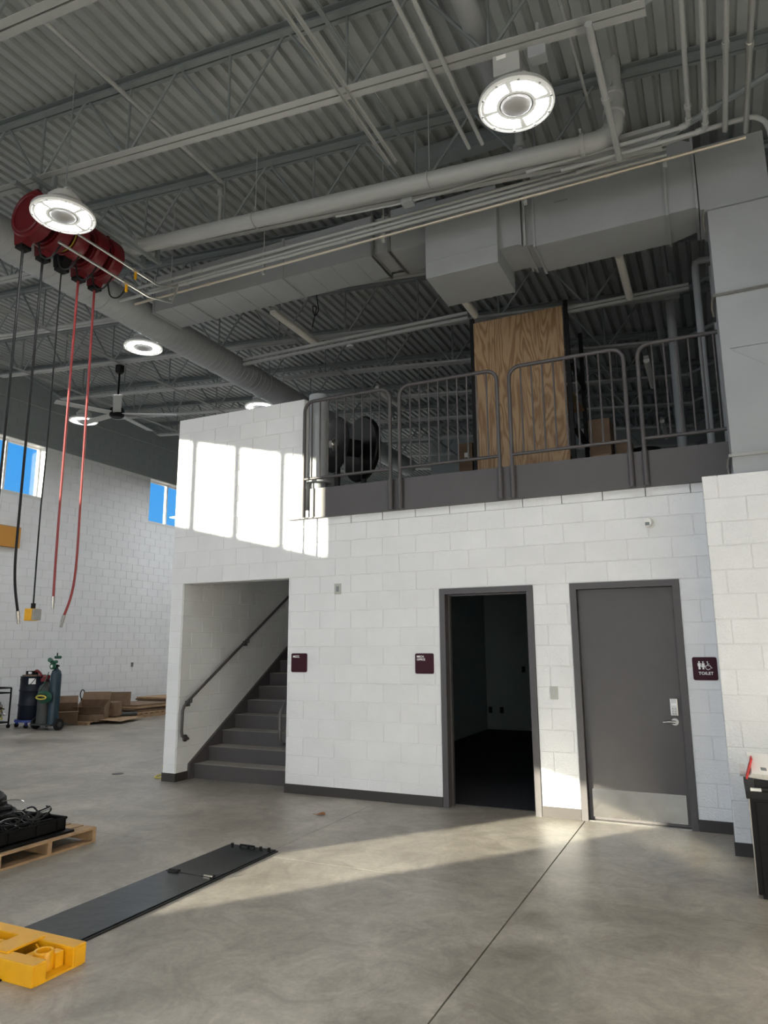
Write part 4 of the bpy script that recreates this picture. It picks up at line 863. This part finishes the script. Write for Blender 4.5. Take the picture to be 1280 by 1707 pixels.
t_ = thing('glass_jar', 'small clear plastic case beside the papers', 'case', (6.66, -1.69, .665)); box1('case', (6.66, -1.71, .665), (6.74, -1.65, .735), 'chrome', t_, bev=.008)
# ---------------- far left group
t_ = thing('oil_drum', 'dark navy steel drum standing on a blue dolly', 'drum', (-6.95, 3.75, 0)); cx, cy = -6.95, 3.75
pf = [(0, .17), (.285, .17), (.29, .18)]
for z in (.46, .76): pf += [(.287, z-.03), (.300, z), (.287, z+.03)]
pf += [(.287, 1.03), (.295, 1.05), (.285, 1.055), (.275, 1.04), (0, 1.04)]
obj('shell', MB().lathe(pf, 36, Matrix.Translation((cx, cy, 0))), 'drum', t_, smooth=True); obj('label', MB().box((-.07, -.003, -.06), (.07, .003, .06), Matrix.Translation((cx+.185, cy-.225, .955)) @ Matrix.Rotation(.68, 4, 'Z')), 'paper', t_, label='white paper label')
t_ = thing('drum_dolly', 'blue drum dolly on casters under the navy drum', 'dolly', (cx, cy, 0)); obj('ring', MB().lathe([(.26, .12), (.34, .12), (.34, .165), (.26, .165), (.26, .12)], 32, Matrix.Translation((cx, cy, 0))).box((cx-.3, cy-.03, .125), (cx+.3, cy+.03, .16)), 'blue', t_, smooth=True)
for a in (30, 120, 210, 300):
    x, y = cx+.31*math.cos(math.radians(a)), cy+.31*math.sin(math.radians(a)); c_ = obj('caster', MB().cyl((x-.018, y, .045), (x+.018, y, .045), .045, 14), 'rubber', t_, smooth=True); obj('fork', MB().box((x-.025, y-.02, .05), (x+.025, y+.02, .12)), 'blue', c_)
t_ = thing('drum_pump_box', 'small case with a white label lying on top of the drum', 'tool case', (cx-.05, cy, 1.05)); box1('case', (cx-.16, cy-.12, 1.085), (cx+.06, cy+.02, 1.16), 'black', t_, bev=.008); box1('label', (cx-.08, cy-.123, 1.10), (cx+.02, cy-.12, 1.145), 'paper', t_)
t_ = thing('drum_board', 'reddish wooden board across the drum top', 'board', (cx, cy, 1.055)); box1('board', (cx-.22, cy-.15, 1.055), (cx+.2, cy+.1, 1.083), 'card', t_)
t_ = thing('red_tool_hose', 'dark red tool with a hose draped over the drum edge', 'tool', (cx+.15, cy, 1.09)); obj('body', MB().tube(spline([(cx+.0, cy-.05, 1.12), (cx+.12, cy-.08, 1.17), (cx+.25, cy-.10, 1.12), (cx+.33, cy-.12, 1.06)], 5), .026, 8), 'darkred', t_, smooth=True); obj('hose', MB().tube(spline([(cx+.22, cy-.12, 1.1), (cx+.26, cy-.24, .98), (cx+.2, cy-.31, .88), (cx+.06, cy-.33, .90), (cx-.08, cy-.30, 1.0)], 5), .008, 6), 'rubber', t_, smooth=True)
# welding cylinder cart
wx, wy = -6.22, 3.62
t_ = thing('welding_cart', 'grey two-wheeled gas cylinder cart with hose hung on it', 'cart', (wx, wy, 0))
box1('frame_back', (wx-.20, wy+.02, .1), (wx-.02, wy+.05, .95), 'gunmetal', t_); box1('base_plate', (wx-.30, wy-.27, .09), (wx+.28, wy+.17, .115), 'gunmetal', t_); box1('axle', (wx-.27, wy+.10, .09), (wx+.27, wy+.13, .12), 'gunmetal', t_)
for s in (-1, 1):
    w_ = obj('wheel', MB().cyl((wx+s*.30, wy-.10, .115), (wx+s*.35, wy-.10, .115), .115, 24), 'rubber', t_, smooth=True); obj('hub', MB().cyl((wx+s*.29, wy-.10, .115), (wx+s*.36, wy-.10, .115), .05, 16), 'gunmetal', w_, smooth=True)
def bottle(x, y, h, r, m_, lab):
    c_ = thing('gas_cylinder', lab, 'cylinder', (x, y, .115)); obj('bottle', MB().lathe([(0, 0), (r, 0), (r, h-.12), (r*.8, h-.04), (r*.35, h), (r*.3, h+.03), (0, h+.03)], 24, Matrix.Translation((x, y, .115))), m_, c_, smooth=True)
    obj('valve', MB().cyl((x, y, .115+h), (x, y, .115+h+.09), .022, 8).cyl((x-.04, y, .115+h+.06), (x+.06, y, .115+h+.06), .02, 8), 'black', c_); return c_
b1 = bottle(wx-.13, wy-.08, .80, .15, 'gunmetal', 'shorter grey gas cylinder on the left of the cart'); b2 = bottle(wx+.13, wy-.08, 1.10, .105, 'teal', 'taller blue-green gas cylinder on the right of the cart')
t_ = thing('gas_regulator', 'dark green regulator with round gauges on the tall cylinder', 'regulator', (wx+.12, wy-.1, 1.3))
obj('body', MB().cyl((wx+.02, wy-.12, 1.34), (wx+.18, wy-.14, 1.36), .035, 12).cyl((wx+.12, wy-.14, 1.27), (wx+.12, wy-.20, 1.27), .065, 18).cyl((wx+.09, wy-.1, 1.45), (wx+.24, wy-.1, 1.45), .03, 12).cyl((wx+.0, wy-.12, 1.38), (wx+.05, wy-.2, 1.40), .045, 14), 'green', t_, smooth=True)
obj('gauge', MB().cyl((wx+.12, wy-.201, 1.27), (wx+.12, wy-.206, 1.27), .03, 16), 'paper', t_); obj('stem', MB().cyl((wx+.14, wy-.1, 1.47), (wx+.14, wy-.1, 1.54), .012, 8), 'black', t_)
t_ = thing('red_regulator', 'small dark red regulator on the short cylinder', 'regulator', (wx-.1, wy-.12, 1.02)); obj('body', MB().cyl((wx-.16, wy-.12, 1.04), (wx-.02, wy-.14, 1.06), .04, 12).cyl((wx-.13, wy-.14, 1.0), (wx-.13, wy-.2, .99), .04, 14).cyl((wx-.06, wy-.14, 1.0), (wx-.06, wy-.2, .99), .035, 14), 'darkred', t_, smooth=True)
t_ = thing('welding_hose', 'green hose coiled in a wide loop on the front of the cart', 'hose', (wx, wy-.2, .65)); m = MB()
for i in range(5): m.tube([(wx+.06+(.21-.012*i)*math.cos(a), wy-.28-.012*i, .66+(.115-.010*i)*math.sin(a)) for a in [2*PI*q/28 for q in range(28)]], .010, 6, closed=True)
m.tube(spline([(wx-.14, wy-.27, .62), (wx-.05, wy-.27, .8), (wx+.04, wy-.25, 1.0), (wx+.0, wy-.16, 1.15)], 5), .009, 6); obj('coil', m, 'green', t_, smooth=True)
obj('yellow_coil', MB().tube([(wx+.06+.14*math.cos(a), wy-.35, .655+.035*math.sin(a)) for a in [2*PI*q/20 for q in range(20)]], .016, 6, closed=True), 'yelhose', t_, smooth=True, label='yellow inner hose')
# wire cart at the image edge
t_ = thing('wire_cart', 'black tubular cart full of cables at the left image edge', 'cart', (-7.3, 3.25, 0)); X0, X1, Y0, Y1 = -7.75, -7.22, 3.05, 3.40
for x in (X0, X1):
    for y in (Y0, Y1):
        obj('post', MB().cyl((x, y, .08), (x, y, .82), .018, 8), 'black', t_); c_ = obj('caster', MB().cyl((x-.015, y, .04), (x+.015, y, .04), .04, 12), 'rubber', t_)
for z in (.12, .72, .82): obj('rail', MB().tube([(X0, Y0, z), (X1, Y0, z), (X1, Y1, z), (X0, Y1, z)], .014, 6, closed=True), 'black', t_)
box1('shelf', (X0, Y0, .12), (X1, Y1, .135), 'black', t_)
t_ = thing('cable_tangle', 'tangle of yellow and grey cables inside the black cart', 'cables', (-7.4, 3.2, .14))
for i in range(8):
    P = [(-7.42+rnd.uniform(-.2, .2), 3.22+rnd.uniform(-.12, .12), .17+rnd.uniform(0, .38)) for q in range(6)]
    obj('cable', MB().tube(spline(P, 5), .011, 6), ('yelhose', 'chrome', 'rubber')[i % 3], t_, smooth=True)
# cartons heap
def carton(lab, loc, size, rz, tilt=0., op=False, m_='card'):
    g = thing('carton', lab, 'box', loc, 'cardboard cartons by the far wall'); w, d, h = size; th = .006; M_ = Matrix.Translation(loc) @ Matrix.Rotation(rz, 4, 'Z') @ Matrix.Rotation(tilt, 4, 'X')
    b = MB()
    for a, c in (((-w/2, -d/2, 0), (w/2, d/2, th)), ((-w/2, -d/2, 0), (w/2, -d/2+th, h)), ((-w/2, d/2-th, 0), (w/2, d/2, h)), ((-w/2, -d/2, 0), (-w/2+th, d/2, h)), ((w/2-th, -d/2, 0), (w/2, d/2, h))): b.box(a, c, M_)
    obj('body', b, m_, g)
    if op:
        for s in (-1, 1): obj('flap', MB().box((-w/2, 0, 0), (w/2, d*.45, th), M_ @ Matrix.Translation((0, s*d/2, h)) @ Matrix.Rotation((.7 if s > 0 else PI-.5), 4, 'X')), m_, g)
    else: obj('lid', MB().box((-w/2, -d/2, h), (w/2, d/2, h+th), M_), m_, g)
    return g
carton('big open carton tipped over in the heap by the far wall', (-6.45, 4.95, .10), (.62, .42, .34), .5, .35, True)
carton('crushed light carton at the left of the heap, behind the cylinder cart', (-6.6, 4.35, .12), (.40, .34, .30), .9, .5, True)
carton('small pale carton flap standing right of the tipped carton', (-6.25, 5.35, .12), (.26, .22, .30), .3, .1)
carton('low torn carton under the tipped one', (-6.3, 4.75, .05), (.5, .35, .14), .2, 0.)
t_ = thing('flattened_carton', 'upright brown cardboard sheet leaning on the stack', 'cardboard', (-6.75, 6.0, .0)); obj('sheet', MB().box((-.24, -.006, 0), (.24, .006, .50), Matrix.Translation((-6.75, 6.0, .10)) @ Matrix.Rotation(.55, 4, 'Z') @ Matrix.Rotation(-.15, 4, 'X')), 'card', t_)
t_ = thing('pallet_small', 'low wooden skid under the carton heap', 'pallet', (-6.4, 4.9, 0))
for y in (4.45, 5.3): box1('runner', (-6.8, y, 0), (-6.1, y+.08, .05), 'wood', t_)
for k in range(5): box1('board', (-6.8+.15*k, 4.4, .05), (-6.69+.15*k, 5.5, .065), 'wood', t_)
t_['label'] = 'low wooden skid under the carton heap'; t_.name = 'pallet'
t_ = thing('cardboard_sheet', 'pale cardboard sheet lying half off the skid toward the camera', 'cardboard', (-6.1, 5.3, .07)); obj('sheet', MB().box((-.35, -.5, 0), (.35, .5, .008), Matrix.Translation((-6.05, 5.25, .075)) @ Matrix.Rotation(.3, 4, 'Z') @ Matrix.Rotation(.05, 4, 'Y')), 'wood', t_)
t_ = thing('dark_roll', 'dark flat roll lying on the pale cardboard sheet', 'roll', (-6.2, 5.6, .1)); obj('roll', MB().cyl((-6.3, 5.45, .13), (-6.05, 5.85, .13), .045, 12), 'gunmetal', t_, smooth=True)
for i, (x, y, h) in enumerate(((-6.9, 4.5, .40), (-6.85, 4.75, .46), (-6.9, 5.0, .58))):
    t_ = thing('spray_bottle' if i < 2 else 'hose_sprayer', ('left black bottle neck standing behind the cartons', 'right black bottle neck standing behind the cartons', 'black loop handle standing behind the cartons')[i], 'bottle' if i < 2 else 'sprayer', (x, y, 0))
    if i < 2: obj('body', MB().lathe([(0, 0), (.055, 0), (.055, h-.14), (.02, h-.06), (.02, h), (0, h)], 14, Matrix.Translation((x, y, 0))), 'black', t_, smooth=True); box1('trigger', (x-.015, y-.06, h-.03), (x+.015, y+.03, h+.01), 'black', t_)
    else: obj('loop', MB().tube([(x, y+.06*math.cos(a), h+.02+.10*math.sin(a)) for a in [2*PI*q/16 for q in range(16)]], .012, 6, closed=True), 'black', t_, smooth=True); obj('stem', MB().cyl((x, y, 0), (x, y, h-.08), .03, 10), 'black', t_)
# stacked flat sheets on pallets near the far wall
for i, (x0, y0, x1, y1) in enumerate(((-7.3, 6.0, -6.2, 7.2), (-7.5, 7.3, -6.3, 8.6))):
    t_ = thing('pallet', ('pallet under the nearer stack of cardboard sheets', 'pallet under the farther stack of cardboard sheets')[i], 'pallet', ((x0+x1)/2, (y0+y1)/2, 0))
    for x in (x0, (x0+x1)/2-.04, x1-.08):
        box1('runner', (x, y0, 0), (x+.08, y1, .08), 'wood', t_)
    for k in range(7): box1('board', (x0, y0+(y1-y0-.1)*k/6, .08), (x1, y0+(y1-y0-.1)*k/6+.1, .098), 'wood', t_)
    n = (5, 7)[i]
    t_ = thing('sheet_stack', ('stack of flat brown cartons on the nearer pallet', 'taller stack of flat brown cartons on the farther pallet')[i], 'cardboard', ((x0+x1)/2, (y0+y1)/2, .098))
    for k in range(n):
        dx, dy = rnd.uniform(-.05, .05), rnd.uniform(-.06, .06); zz = .098+k*.042
        box1('sheet', (x0+.03+dx, y0+.03+dy, zz), (x1-.02+dx, y1-.03+dy, zz+.036), 'card' if k % 3 else 'wood', t_)
